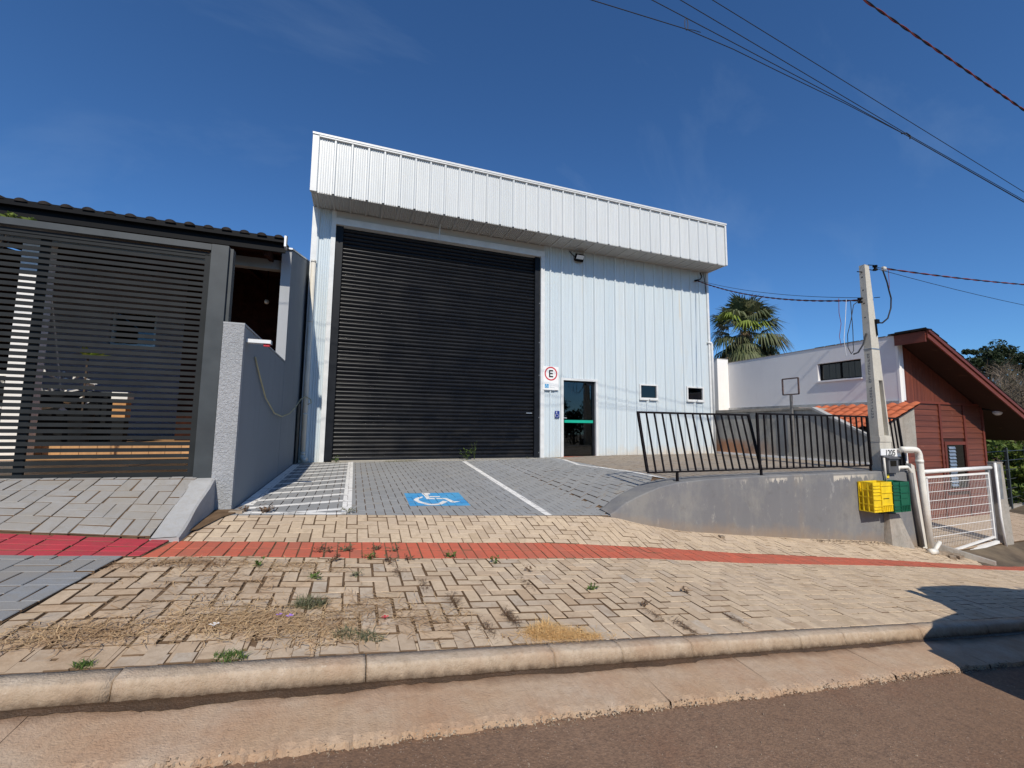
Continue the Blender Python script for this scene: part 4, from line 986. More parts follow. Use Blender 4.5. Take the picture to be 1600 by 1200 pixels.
part('sheeting', mb, 'planter_white', wb); part('trestle', MB().box((-8.5, -1.5, .44), (-8.45, -1.3, 1.1)).box((-7.5, -1.5, .44), (-7.45, -1.3, 1.1)).box((-8.52, -1.52, 1.101), (-7.42, -1.28, 1.15)), 'black_metal', wb)
# ------------------------------------------------------------------ retaining wall and railing on the right
rw = empty('retaining_wall', (3.5, -5.5, -.9), 'smooth grey retaining wall growing taller down the street, with flaking top edge', 'wall')
xs = [.18, .25, .33, .41, .5, .58, .67, .78, .9, 1.0, 1.15, 1.34, 1.55, 1.82, 2.1, 2.45, 3.12, 3.8, 4.5, 5.2, 6.0, 6.45, 6.88]
mb = MB()
ft = lambda x: float(np.interp(x, *_WT))
for x in xs:
    z1 = max(ft(x)+.012, H(x, -5.5)+.004); z0 = H(x, -5.53)-.12
    mb.v += [(x, -5.525, z0), (x, -5.520, z0+.75*(z1-z0)), (x, -5.515, z1-.012), (x, -5.50, z1), (x, -5.30+.22*min(1, x/1.2), max(D(x, -5.2)+.012, z1-.02)), (x, -5.22+.24*min(1, x/1.2), D(x, -5.05)-.02)]
n = len(xs); mb.f = [(i*6+k, (i+1)*6+k, (i+1)*6+k+1, i*6+k+1) for i in range(n-1) for k in range(5)]
e = (n-1)*6; mb.add([mb.v[e], (7.68, -4.35, -1.6), (7.68, -4.35, .06), (7.6, -4.2, .07), mb.v[e+4], mb.v[e+3]], [(0, 1, 2, 5), (5, 2, 3, 4)])
part('face', mb, 'grey_wall_paint', rw)
part('inner_fill', MB().prism([(.6, -5.48), (6.85, -5.48), (7.66, -4.3), (7.66, -.1), (.6, -.1)], -2.2, -.42), 'old_concrete', rw)
# concrete stub in front of the pole foot
part('pole_footing', MB().hexa([(5.82,-5.66,-1.32),(6.44,-5.68,-1.36),(6.50,-5.5,-1.36),(5.80,-5.5,-1.32),(5.88,-5.60,-.66),(6.16,-5.60,-.68),(6.16,-5.5,-.68),(5.88,-5.5,-.66)]), 'old_concrete', rw)

RY = -5.38
def railing(x0, x1, z0, z1, nb, lean, label, feet):
    r = empty('railing', ((x0+x1)/2, RY, z0-.1), label, 'railing', 'railing panels on the retaining wall')
    yl = lambda t: RY+lean[0]*t; xl = lambda x, t: x+lean[1]*t
    P = lambda x, t: (xl(x, t), yl(t), z0+(z1-z0)*t)
    part('bottom_rail', MB().bar(P(x0, 0), P(x1, 0), .03, .022), 'black_iron', r); part('top_rail', MB().bar(P(x0-.015, 1), P(x1+.015, 1), .032, .03), 'black_iron', r)
    for k in range(nb):
        x = x0+(x1-x0)*k/(nb-1); w = .034 if k in (0, nb-1) else .021
        part('bar', MB().bar(P(x, .012), P(x, .985), w), 'black_iron', r)
    for x in feet: part('foot', MB().bar((x, RY, D(x, RY)-.03), (x, RY, z0+.01), .03).box((x-.05, RY-.04, D(x, RY)-.01), (x+.05, RY+.04, D(x, RY)+.014)), 'black_iron', r)
    return r
railing(.90, 3.12, .165, 1.045, 16, (.20, 0), 'black bar railing panel leaning back, nearest the parking ramp', (1.43, 3.12))
railing(3.10, 5.86, .165, 1.065, 19, (.015, 0), 'upright black bar railing panel ending at the concrete pole', (5.84,))
railing(6.50, 6.86, .13, 1.05, 4, (.05, -.03), 'short black bar railing stub just right of the concrete pole', (6.86,))

# ------------------------------------------------------------------ utility pole
po = empty('utility_pole', (6.2, -5.33, .0), 'tapered concrete electricity pole at the end of the railing', 'pole')
zt, zb = 4.02, -.25
def tap(z): t = (zt-z)/(zt-zb); return 6.045+.015*t, 6.175+.27*t, -5.40-.04*t, -5.30+.04*t
def sect(z, z2):
    a, b = tap(z), tap(z2)
    return [(a[0],a[2],z),(a[1],a[2],z),(a[1],a[3],z),(a[0],a[3],z),(b[0],b[2],z2),(b[1],b[2],z2),(b[1],b[3],z2),(b[0],b[3],z2)]
shaft = MB().hexa(sect(1.76, zt)); shaft.hexa(sect(zb, .72))
# webbed middle: two flanges and a set-back web (double-T section)
a, b = tap(.722), tap(1.758)
def flange(u0, u1, y0, y1):
    q = []
    for s, z in ((a, .722), (b, 1.758)):
        w = s[1]-s[0]; d = s[3]-s[2]
        q += [(s[0]+u0*w, s[2]+y0*d, z), (s[0]+u1*w, s[2]+y0*d, z), (s[0]+u1*w, s[2]+y1*d, z), (s[0]+u0*w, s[2]+y1*d, z)]
    shaft.hexa(q)
flange(0, .48, 0, 1); flange(.90, 1, 0, 1); flange(.48, .90, .55, 1)
part('shaft', shaft, 'pole_concrete', po)
for k, z in enumerate((3.78, 3.52, 3.26, 2.98)):
    part('hole', MB().tube([(tap(z)[0]-.002, -5.345, z), (tap(z)[0]+.01, -5.345, z)], .013, 8), 'black_metal', po)
part('band', MB().box((tap(2.36)[0]-.006, tap(2.36)[2]-.006, 2.35), (tap(2.36)[1]+.006, tap(2.36)[3]+.006, 2.372)), 'galvanised', po)
part('collar', MB().box((tap(.62)[0]-.004, tap(.62)[2]-.012, .60), (tap(.62)[1]+.006, tap(.62)[3]+.01, .70)), 'pole_concrete', po)
mb = MB()                                        # worn cast marks down the side face, too worn to read
for z in list(np.arange(1.05, 1.62, .055))+list(np.arange(1.72, 2.12, .05))+list(np.arange(2.14, 2.24, .05)):
    x = tap(z)[0]-.002; mb.box((x, -5.37, z), (x+.004, -5.335, z+.008)); 
    if RND.random() < .7: mb.box((x, -5.37, z+.009), (x+.004, -5.362, z+.034))
    if RND.random() < .5: mb.box((x, -5.343, z+.009), (x+.004, -5.335, z+.034))
part('cast_marks', mb, 'meter_grey', po)
def insulator(name, c, par):
    mb = MB().tube([(c[0], c[1], c[2]-.05), (c[0], c[1], c[2]-.02), (c[0], c[1], c[2]-.015), (c[0], c[1], c[2]+.015), (c[0], c[1], c[2]+.02), (c[0], c[1], c[2]+.05)], [.04, .04, .022, .022, .04, .04], 10)
    return part(name, mb, 'black_metal', par)
insulator('insulator', (6.36, -5.40, 3.99), po); insulator('insulator', (5.96, -5.33, 3.31), po)
part('bracket', MB().bar((6.15, -5.40, 4.02), (6.37, -5.40, 4.045), .012).bar((6.17, -5.40, 3.93), (6.37, -5.40, 3.935), .012).bar((5.95, -5.33, 3.36), (6.06, -5.33, 3.37), .012).bar((5.90, -5.35, 3.87), (6.05, -5.35, 3.88), .014).bar((6.20, -5.44, 3.36), (6.33, -5.46, 3.38), .012), 'black_metal', po)
part('cable_gland', MB().box((6.20, -5.45, 2.86), (6.29, -5.41, 2.94)).bar((6.21, -5.43, 2.86), (6.225, -5.43, 2.62), .02), 'black_metal', po)
# house number plate, meter box and their pipes on the pole foot
npl = empty('house_number_plate', (6.28, -5.47, .34), 'white plate with house number 1205 at the pole foot', 'sign')
part('plate', MB().box((6.0, -5.475, .33), (6.58, -5.463, .475)), 'sign_white', npl)
def glyphs(txt, x, y, z, h, parent, mat, shear=0.0):
    cu = bpy.data.curves.new('digits', 'FONT'); cu.body = txt; cu.size = h; cu.extrude = 0.001; cu.offset = 0.003; cu.shear = shear
    tmp = bpy.data.objects.new('tmp', cu); COL.objects.link(tmp)
    dg = bpy.context.evaluated_depsgraph_get(); me = bpy.data.meshes.new_from_object(tmp.evaluated_get(dg))
    bpy.data.objects.remove(tmp); me.materials.clear()
    return put('digits', me, mat, parent, loc=(x, y, z), rot=(math.radians(90), 0, 0))
glyphs('1205', 6.12, -5.4765, .350, .148, npl, 'sign_black')
mt_ = empty('meter_box', (6.1, -5.55, .0), 'dark grey electricity meter box on the wall below the number plate', 'meter box')
part('body', MB().box((5.97, -5.60, .05), (6.25, -5.49, .32)), 'meter_grey', mt_); part('hood', MB().hexa([(5.95,-5.63,.30),(6.27,-5.63,.30),(6.27,-5.48,.34),(5.95,-5.48,.34),(5.95,-5.63,.318),(6.27,-5.63,.318),(6.27,-5.48,.358),(5.95,-5.48,.358)]), 'meter_grey', mt_)
part('window', MB().box((6.02, -5.605, .17), (6.19, -5.601, .27)), 'window_glass', mt_); part('yellow_label', MB().box((6.0, -5.535, -.05), (6.08, -5.528, .02)), 'yellow_plastic', mt_)
part('conduit', MB().tube([(5.92, -5.56, .32), (5.93, -5.56, .06), (5.95, -5.55, -.12)], .018, 8), 'pvc_cream', mt_, True); part('small_elbow', MB().tube([(6.27, -5.57, .08), (6.30, -5.57, .14), (6.55, -5.57, .14), (6.63, -5.57, .09), (6.64, -5.57, .02)], .03, 10), 'pvc_white', mt_, True)
part('grey_tube', MB().tube([(6.64, -5.57, .03), (6.68, -5.57, -.4), (6.80, -5.58, -1.3)], .038, 10), 'grey_pipe', mt_, True)
rp = empty('rainwater_pipe', (7.0, -5.6, -1.3), 'thick white drain pipe bending down past the end of the retaining wall', 'pipe')
arc = [(6.83+.13*math.sin(t), -5.56, .33+.13*math.cos(t)) for t in np.linspace(0, math.pi/2, 7)]
part('pipe', MB().tube([(6.46, -5.56, .465)]+arc+[(6.965, -5.57, -.2), (7.03, -5.6, -1.45)], .055, 14), 'pvc_white', rp, True)
for z in (.27,): part('coupling', MB().tube([(6.96, -5.56, z), (6.962, -5.561, z-.06)], .062, 14), 'pvc_white', rp, True)
part('concrete_strut', MB().hexa([(6.84,-5.58,-1.45),(6.97,-5.58,-1.45),(6.97,-5.48,-1.45),(6.84,-5.48,-1.45),(6.73,-5.54,.20),(6.83,-5.54,.16),(6.83,-5.46,.16),(6.73,-5.46,.20)]), 'pvc_cream', rp)

# crates hung on the wall
def crate(x0, x1, y0, z0, z1, mat, label):
    c = empty('plastic_crate', ((x0+x1)/2, (y0-5.53)/2, z0), label, 'crate', 'plastic crates hung on the retaining wall')
    y1 = -5.535; t = .012
    part('back', MB().box((x0, y1-t, z0), (x1, y1, z1)), mat, c)
    # front face: frame, ribs, solid label panel
    f = MB().box((x0, y0, z0), (x1, y0+t, z0+.03)).box((x0, y0, z1-.035), (x1, y0+t, z1)).box((x0, y0, z0+.0301), (x0+.02, y0+t, z1-.0351)).box((x1-.02, y0, z0+.0301), (x1, y0+t, z1-.0351))
    f.box((x0+.0201, y0+.003, z0+.0301), (x1-.0201, y0+.010, z1-.0351))
    part('front', f, mat, c)
    r = MB(); w = x1-x0; h = z1-z0; xm = x0+w*.40
    r.box((xm-.006, y0-.012, z0), (xm+.006, y0-.0005, z1))
    for k in (.10, .20, .42, .58, .68, .80, .90): r.box((x0+.002, y0-.012, z0+h*k-.004), (xm-.0061, y0-.0005, z0+h*k+.004))
    for k in (.22, .64, .88): r.box((xm+.0061, y0-.012, z0+h*k-.004), (x1-.002, y0-.0005, z0+h*k+.004))
    for k in range(6): r.box((xm+.02+k*w*.095, y0-.010, z0+.004), (xm+.026+k*w*.095, y0-.0005, z0+h*.21))
    part('ribs', r, mat, c)
    part('side', MB().box((x1-t, y0+t+.0002, z0), (x1, y1-t-.0002, z1)), mat, c)
    # open lattice side towards the ramp
    s = MB(); d = y1-y0
    for k in range(5): s.box((x0, y0+t+.0002, z0+k*(h-.016)/4), (x0+t, y1-t-.0002, z0+k*(h-.016)/4+.016))
    for k in (.36, .70): s.box((x0-.002, y0+d*k-.008, z0+.0161), (x0+t+.002, y0+d*k+.008, z1-.0161))
    s.box((x0+.05, y0+t+.0002, z0+.001), (x0+.056, y1-t-.0002, z1-.001))
    part('lattice', s, mat, c)
    part('bottom', MB().box((x0+t+.0002, y0+t+.0002, z0-.001), (x1-t-.0002, y1-t-.0002, z0+.011)), mat, c)
    q = MB()
    for k in range(7): q.box((xm+.06+k*.022, y0-.0025, z0+h*.43), (xm+.075+k*.022, y0-.0005, z0+h*.455))
    part('print_mark', q, 'sign_black' if mat == 'yellow_plastic' else 'green_plastic', c)
crate(5.20, 5.70, -5.77, -.575, -.075, 'yellow_plastic', 'bright yellow plastic crate hung on the grey retaining wall')
crate(5.72, 6.17, -5.78, -.60, -.085, 'green_plastic', 'dark green plastic crate right behind the yellow crate')
thing('crate_bracket', MB().bar((5.7, -5.56, -.64), (6.2, -5.56, -.62), .03), 'black_metal', 'dark iron bracket on the wall under the crates', 'bracket')
# rubble and pipe offcuts at the wall's end
for i, (x, y, s, lb) in enumerate([(6.75, -5.78, .06, 'small concrete lump beside the pipe offcut'), (6.95, -5.83, .075, 'broken grey paver lying flat below the drain pipe'), (7.08, -5.92, .07, 'broken paver piece at the right end of the rubble'), (6.85, -5.98, .055, 'low stone in front of the rubble heap'), (7.2, -5.86, .06, 'dark stone beside the concrete edging'), (1.93, -5.68, .035, 'small brown stone at the foot of the retaining wall')]):
    z = H(x, y); a = RND.uniform(0, 3); mb = MB()
    q = [Vector((sx*s*RND.uniform(1.0, 1.5), sy*s*RND.uniform(.6, 1.0), sz)) for sz in (-.02, s*.8) for sx, sy in ((-1,-1),(1,-1),(1,1),(-1,1))]
    mb.hexa([(x+v.x*math.cos(a)-v.y*math.sin(a), y+v.x*math.sin(a)+v.y*math.cos(a), z+v.z) for v in q])
    thing('rubble_stone', mb, 'rubble', lb, 'stone', 'rubble at the end of the retaining wall')
pv = empty('pipe_offcut', (6.65, -5.85, H(6.65, -5.85)), 'white plastic pipe branch dropped on the rubble by the drain pipe', 'pipe')
z = H(6.6, -5.85)
part('body', MB().tube([(6.46, -5.86, z+.06), (6.62, -5.86, z+.05)], .05, 12), 'pvc_white', pv, True); part('branch', MB().tube([(6.58, -5.86, z+.06), (6.80, -5.84, z+.19)], .032, 10), 'pvc_white', pv, True)
mb = MB()
for i in range(500):
    x = RND.uniform(3.9, 7.1); y = -5.56-abs(RND.gauss(0, .05)); s = RND.uniform(.006, .02)
    q = [Vector((RND.uniform(-1,1), RND.uniform(-1,1), RND.uniform(-.4,.8))).normalized()*s for _ in range(4)]; c = Vector((x, y, H(x, y)+.003))
    mb.add([c+k for k in q], [(0,1,2),(0,2,3),(0,3,1),(1,3,2)])
thing('wall_foot_debris', mb, 'rubble', None, None, kind='stuff')

# ------------------------------------------------------------------ boundary wall to the right-hand neighbour
b2 = empty('boundary_wall', (7.75, -2, .0), 'low stained plaster wall with sloping end behind the railing', 'wall')
part('face', MB().polyyz([(-4.30, -1.6), (.1, -1.6), (.1, 1.30), (-3.1, 1.32), (-4.30, .66)], 7.70, 7.84), 'stained_boundary_plaster', b2)
part('skirting', MB().box((7.672, -4.28, .0), (7.699, .05, .10)), 'white_plaster', b2)
part('coping', MB().hexa([(7.66,-3.08,1.322),(7.88,-3.08,1.322),(7.88,.12,1.302),(7.66,.12,1.302),(7.66,-3.08,1.365),(7.88,-3.08,1.365),(7.88,.12,1.345),(7.66,.12,1.345)]), 'old_concrete', b2)
part('rake_coping', MB().hexa([(7.66,-4.34,.645),(7.86,-4.34,.645),(7.86,-3.08,1.322),(7.66,-3.08,1.322),(7.66,-4.34,.70),(7.86,-4.34,.70),(7.86,-3.08,1.38),(7.66,-3.08,1.38)]), 'smooth_concrete', b2)
fr = empty('frame_on_post', (7.69, -2.57, .3), 'rusty square iron frame on a grey post against the boundary wall', 'frame')
part('post', MB().bar((7.64, -2.57, .4), (7.64, -2.57, 1.72), .05, .05), 'grey_pipe', fr)
y0, y1, z0, z1 = -2.79, -2.35, 1.73, 2.15
part('frame', MB().bar((7.64, y0, z0), (7.64, y1, z0), .03).bar((7.64, y0, z1), (7.64, y1, z1), .03).bar((7.64, y0, z0), (7.64, y0, z1), .03).bar((7.64, y1, z0), (7.64, y1, z1), .03), 'rusty_iron', fr)

# ------------------------------------------------------------------ white and red house on the right
rh = empty('red_timber_house', (11, -4, -1.35), 'red timber house with white plastered side and steep overhanging roof', 'house')
XH, YF = 9.3, -4.1
wsx = MB().box((XH, -4.12, 1.50), (XH+.2, -3.30, 3.14)).box((XH, -2.17, 1.50), (XH+.2, 1.0, 3.14)).box((XH, -3.30, 1.50), (XH+.2, -2.17, 2.20)).box((XH, -3.30, 2.69), (XH+.2, -2.17, 3.14))
part('side_wall', wsx, 'grazing_lit_plaster', rh); part('side_wall', MB().box((XH+.02, -4.08, -1.5), (XH+.2, 1.0, 1.46)), 'old_concrete', rh)
part('return_wall', MB().box((8.80, .96, 1.40), (XH-.002, 1.2, 3.27)), 'white_plaster', rh); part('wall_cap', MB().box((XH-.015, -4.13, 3.142), (XH+.2, 1.2, 3.156)).box((8.78, .945, 3.272), (XH-.02, 1.25, 3.285)), 'old_concrete', rh)
part('rear_block', MB().box((8.82, 1.2, -1.5), (14.5, 6, 3.0)), 'white_plaster', rh)
part('flashing', MB().box((XH-.05, -4.1, 1.44), (XH-.001, .95, 1.54)), 'galvanised', rh); part('ledge', MB().box((7.86, -2.6, 1.30), (XH-.05, .95, 1.40)), 'old_concrete', rh)
wi_ = part('window', MB().box((XH+.10, -3.30, 2.20), (XH+.14, -3.26, 2.69)).box((XH+.10, -2.21, 2.20), (XH+.14, -2.17, 2.69)).box((XH+.10, -3.26, 2.20), (XH+.14, -2.21, 2.235)).box((XH+.10, -3.26, 2.655), (XH+.14, -2.21, 2.69)).box((XH+.10, -2.75, 2.236), (XH+.14, -2.715, 2.654)), 'black_metal', rh)
part('pane', MB().box((XH+.12, -3.26, 2.235), (XH+.125, -2.21, 2.655)), 'window_glass', wi_); part('room', MB().box((XH+.3, -3.5, 2.0), (XH+.32, -2.0, 3.0)), 'dark_interior', wi_)
part('sill', MB().hexa([(XH-.055,-3.32,2.15),(XH+.1,-3.32,2.18),(XH+.1,-2.15,2.18),(XH-.055,-2.15,2.15),(XH-.055,-3.32,2.185),(XH+.1,-3.32,2.198),(XH+.1,-2.15,2.198),(XH-.055,-2.15,2.185)]), 'grazing_lit_plaster', wi_)
part('corner_post', MB().box((XH-.004, YF-.03, -1.4), (XH+.10, YF+.02, 3.14)), 'white_plaster', rh)
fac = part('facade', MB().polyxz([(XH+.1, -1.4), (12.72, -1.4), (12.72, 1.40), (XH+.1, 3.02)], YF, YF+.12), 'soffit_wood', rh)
px = [XH+.11, 10.78, 11.83, 12.68]
WX0, WX1, WZ0, WZ1 = 10.96, 11.80, -.62, .47
nbd = 20; bh = (1.49+1.36)/nbd
for k in range(nbd):
    zc = -1.36+k*bh
    for a, b in zip(px[:-1], px[1:]):
        segs = [(a+.03, b-.03)]
        if zc+bh > WZ0-.1 and zc < WZ1+.1: segs = [s for q in segs for s in ((q[0], min(q[1], WX0-.08)), (max(q[0], WX1+.08), q[1])) if s[1]-s[0] > .02]
        for s0, s1 in segs:
            zr = RND.uniform(-.001, .001)
            part('board', MB().hexa([(s0,YF-.026,zc),(s1,YF-.026,zc),(s1,YF-.001,zc),(s0,YF-.001,zc),(s0,YF-.012,zc+bh+zr),(s1,YF-.012,zc+bh+zr),(s1,YF-.001,zc+bh),(s0,YF-.001,zc+bh)]), 'red_board', fac)
for x in px: part('batten', MB().box((x-.04, YF-.045, -1.38), (x+.04, YF-.002, 1.49)), 'red_fascia', fac)
part('batten', MB().box((XH+.1, YF-.05, 1.491), (12.74, YF-.002, 1.545)), 'red_fascia', fac)
x = XH+.12
while x < 12.5:
    zt_ = 3.0-(x-XH)*.475; zt2 = 3.0-(x+.135-XH)*.475
    if zt2 > 1.56: part('plank', MB().polyxz([(x, 1.546), (x+.133, 1.546), (x+.133, zt2), (x, zt_)], YF-.018, YF-.001), 'red_plank', fac)
    x += .137
wf = part('window', MB().box((WX0-.08, YF-.04, WZ0-.08), (WX0, YF+.03, WZ1+.08)).box((WX1, YF-.04, WZ0-.08), (WX1+.08, YF+.03, WZ1+.08)).box((WX0, YF-.04, WZ1), (WX1, YF+.03, WZ1+.08)).box((WX0, YF-.04, WZ0-.08), (WX1, YF+.03, WZ0)), 'red_fascia', fac)
part('pane', MB().box((WX0, YF-.012, WZ0), (WX1, YF-.006, WZ1)), 'window_glass', wf)
for k in range(12): part('louvre', MB().hexa([(WX0+.12,YF-.030,WZ0+.05+k*.085),(WX0+.40,YF-.030,WZ0+.05+k*.085),(WX0+.40,YF-.014,WZ0+.11+k*.085),(WX0+.12,YF-.014,WZ0+.11+k*.085),(WX0+.12,YF-.027,WZ0+.048+k*.085),(WX0+.40,YF-.027,WZ0+.048+k*.085),(WX0+.40,YF-.011,WZ0+.108+k*.085),(WX0+.12,YF-.011,WZ0+.108+k*.085)]), 'galvanised', wf)
# roof: one slope down to the right, deep overhang towards the street
RYF = -4.74
zr = lambda x: 3.10-(x-XH)*.475
def slab(x0, x1, y0, y1, d0, d1): return [(x0,y0,zr(x0)+d0),(x1,y0,zr(x1)+d0),(x1,y1,zr(x1)+d0),(x0,y1,zr(x0)+d0),(x0,y0,zr(x0)+d1),(x1,y0,zr(x1)+d1),(x1,y1,zr(x1)+d1),(x0,y1,zr(x0)+d1)]
ro = part('roof', MB().hexa(slab(XH-.10, 14.6, RYF-.02, -4.14, .02, .055)).hexa(slab(XH+.21, 14.6, -4.139, 3.0, .02, .055)), 'roof_tile_dark', rh)
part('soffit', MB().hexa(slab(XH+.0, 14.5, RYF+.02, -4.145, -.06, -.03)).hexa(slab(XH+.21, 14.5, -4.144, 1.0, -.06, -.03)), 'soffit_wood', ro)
part('rake_fascia', MB().hexa(slab(XH-.08, 14.6, RYF-.03, RYF+.0, -.17, .018)), 'red_fascia', ro)
part('rake_trim', MB().hexa(slab(XH-.08, 14.62, RYF-.06, RYF-.031, -.045, .03)), 'red_fascia', ro)
part('ridge_board', MB().box((XH-.12, RYF, 2.87), (XH-.085, -4.13, 3.12)), 'red_fascia', ro); part('ridge_cap', MB().box((XH-.2, RYF-.06, 3.14), (XH+.05, -4.05, 3.165)), 'roof_tile_dark', ro)
mb = MB()
for j in range(17):
    for k in range(9):
        x0 = XH+.0+j*.31; y0 = RYF-.05+k*.3; mb.hexa([(x0,y0,zr(x0)+.058),(x0+.33,y0,zr(x0+.33)+.075),(x0+.33,y0+.27,zr(x0+.33)+.075),(x0,y0+.27,zr(x0)+.058),(x0,y0,zr(x0)+.072),(x0+.33,y0,zr(x0+.33)+.10),(x0+.33,y0+.27,zr(x0+.33)+.10),(x0,y0+.27,zr(x0)+.072)])
o = part('shingles', mb, 'roof_tile_dark', ro); o['kind'] = 'stuff'
sp_ = empty('spotlight', (12.9, -4.3, 1.3), 'small round white spotlight at the corner of the red house', 'lamp')
part('head', MB().sphere((12.92, -4.34, 1.33), .085, 12, 8, (1, 1.2, 1)), 'lamp_lens', sp_, True); part('arm', MB().tube([(12.68, -4.13, 1.42), (12.76, -4.25, 1.40), (12.90, -4.28, 1.36)], .025, 8), 'black_metal', sp_)
# lean-to of clay tiles over the side passage
lt = empty('tiled_lean_to', (8.5, -3.4, .6), 'orange clay tiled lean-to roof against the white side wall', 'roof')
XA, XB, ZA, ZB = 7.78, XH-.01, .88, 1.47
NR, NC = 6, 11; rl = (XB-XA)/NR; cw = .225
mb = MB()                                        # one tile: rounded crest and flat pan, long side runs up the slope
pr = [(0, 0), (.03, .018), (.06, .034), (.095, .040), (.13, .034), (.16, .018), (.19, .004), (.232, .0)]
sl_ = (ZB-ZA)/(XB-XA)
for u, dz in ((-.04, .018), (rl, 0.0)):
    for y, h in pr: mb.v.append((u, y, u*sl_+h+dz))
for y, h in pr: mb.v.append((-.04, y, -.04*sl_+h+.004))
m = len(pr); mb.f = [(k, m+k, m+k+1, k+1) for k in range(m-1)]+[(2*m+k, k, k+1, 2*m+k+1) for k in range(m-1)]
tme = mb.mesh('tile', True)
for r in range(NR):
    for c in range(NC): put('tile', tme, 'clay_tile', lt, loc=(XA+r*rl, -4.50+c*cw+RND.uniform(-.004, .004), ZA+r*rl*sl_+RND.uniform(-.003, .003)), rot=(0, 0, RND.uniform(-.012, .012)))
part('deck', MB().hexa([(XA,-4.46,ZA-.06),(XB,-4.46,ZB-.06),(XB,-2.05,ZB-.06),(XA,-2.05,ZA-.06),(XA,-4.46,ZA-.03),(XB,-4.46,ZB-.03),(XB,-2.05,ZB-.03),(XA,-2.05,ZA-.03)]), 'dark_brown_wood', lt)
part('front_gable', MB().polyxz([(XA+.05, .3), (XH, .3), (XH, ZB-.08), (XA+.05, ZA-.06)], -4.36, -4.30), 'old_concrete', lt)

# yard, gate, edging, post and fence
yz = lambda x, y: -1.322+(y+4.1)*.075
yd = structure('yard', grid([6.95, 9, 11, 13.6], [-5.64, -5, -4.05], lambda x, y: yz(x, y)-.013), 'joint_soil')
lay(yd, herring(7, 13.6, -6.0, -4, oy=-5.6, ox=7), [(6.97, -5.63), (13.5, -5.63), (13.5, -4.15), (7.0, -4.15)], yz, lambda x, y: 'yard_paver', limit=0)
structure('side_lane', grid([7.3, 7.8, 8.4, 9, 9.6, 10.4, 11.5, 13, 15, 18, 24, 40], [-6.21, -6.0, -5.8, -5.6, -5.3, -4.6, -4.0, -2.0, 2, 8], lambda x, y: (H(x, -6.19)*(1-t)+(-1.455)*t if (t := min(1, max(0, (y+6.19)/.55))) < 1 else -1.455-(0.25 if x < 9.5 and y > -5.5 else 0))+max(0, min(y, 0)+5.0)*.03*(x > 9.5)), 'shaded_lane')
mb = MB().hexa([(7.10,-5.56,-1.6),(7.66,-6.18,-1.75),(7.76,-6.16,-1.75),(7.20,-5.52,-1.6),(7.10,-5.56,-1.255),(7.66,-6.18,-1.49),(7.76,-6.16,-1.49),(7.20,-5.52,-1.255)])
thing('concrete_edging', mb, 'old_concrete', 'narrow concrete edging slanting down beside the rubble and white gate', 'edging')
gt = empty('wire_gate', (8.1, -5.6, -1.35), 'white tube gate with wire mesh in front of the red house', 'gate')
Y = -5.6
part('rail', MB().tube([(6.98, Y, .045), (9.22, Y, .075)], .038, 10), 'white_paint_metal', gt, True)
part('frame', MB().bar((7.0, Y, -.06), (9.10, Y, -.035), .035).bar((9.10, Y, -.02), (9.14, Y, -1.33), .04).bar((7.75, Y, -1.44), (9.16, Y, -1.30), .035).bar((7.03, Y, -.06), (7.05, Y, -1.40), .035), 'white_paint_metal', gt)
part('bottom_rail', MB().bar((7.9, Y-.02, -1.51), (9.2, Y-.02, -1.40), .055, .05), 'white_paint_metal', gt)
for k in range(7): part('wire', MB().tube([(7.04, Y, -.17-k*.165), (9.12, Y, -.145-k*.165)], .006, 5, False), 'white_paint_metal', gt)
mb = MB()
for k in range(40): mb.tube([(7.06+k*.052, Y+.004, -.055), (7.06+k*.052, Y+.004, -1.36)], .0022, 4, False)
o = part('upright_wires', mb, 'white_paint_metal', gt); o['kind'] = 'stuff'
part('closing_stile', MB().bar((9.17, Y+.02, .1), (9.22, Y+.02, -1.42), .07, .05), 'galvanised', gt)
fp = empty('concrete_gatepost', (9.5, -5.6, -1.7), 'weathered concrete gatepost with a bright metal plate', 'post')
part('post', MB().hexa([(9.36,-5.66,-1.75),(9.72,-5.66,-1.75),(9.72,-5.48,-1.75),(9.36,-5.48,-1.75),(9.38,-5.64,.17),(9.60,-5.64,.17),(9.60,-5.50,.17),(9.38,-5.50,.17)]), 'old_concrete', fp)
part('plate', MB().box((9.30, -5.70, -.55), (9.375, -5.665, .15)), 'galvanised', fp); part('cap', MB().box((9.375, -5.65, .172), (9.61, -5.49, .185)), 'old_concrete', fp); part('wall_tube', MB().tube([(9.27, -5.66, .18), (9.30, -5.66, -.9), (9.36, -5.67, -1.5)], .022, 8), 'white_paint_metal', fp, True)
fw = empty('mesh_fence', (14, -3.6, -1.6), 'dark green wire fence on a low wall below the hedge', 'fence')
A, B = Vector((12.9, -4.0, 0)), Vector((21.0, -2.6, 0))
pt = lambda t, z: tuple(A+(B-A)*t+Vector((0, 0, z)))
part('low_wall', MB().hexa([pt(0,-2.3),pt(1,-2.6),tuple(Vector(pt(1,-2.6))+Vector((0,.15,0))),tuple(Vector(pt(0,-2.3))+Vector((0,.15,0))),pt(0,-1.35),pt(1,-1.35),tuple(Vector(pt(1,-1.35))+Vector((0,.15,0))),tuple(Vector(pt(0,-1.35))+Vector((0,.15,0)))]), 'old_concrete', fw)
for k in range(6): part('wire', MB().tube([pt(0, -1.1+k*.27), pt(1, -1.1+k*.27)], .012, 5, False), 'gate_frame_metal', fw)
for k in range(5): part('fence_post', MB().bar(pt(k/4, -1.4), pt(k/4, .35), .06), 'gate_frame_metal', fw)
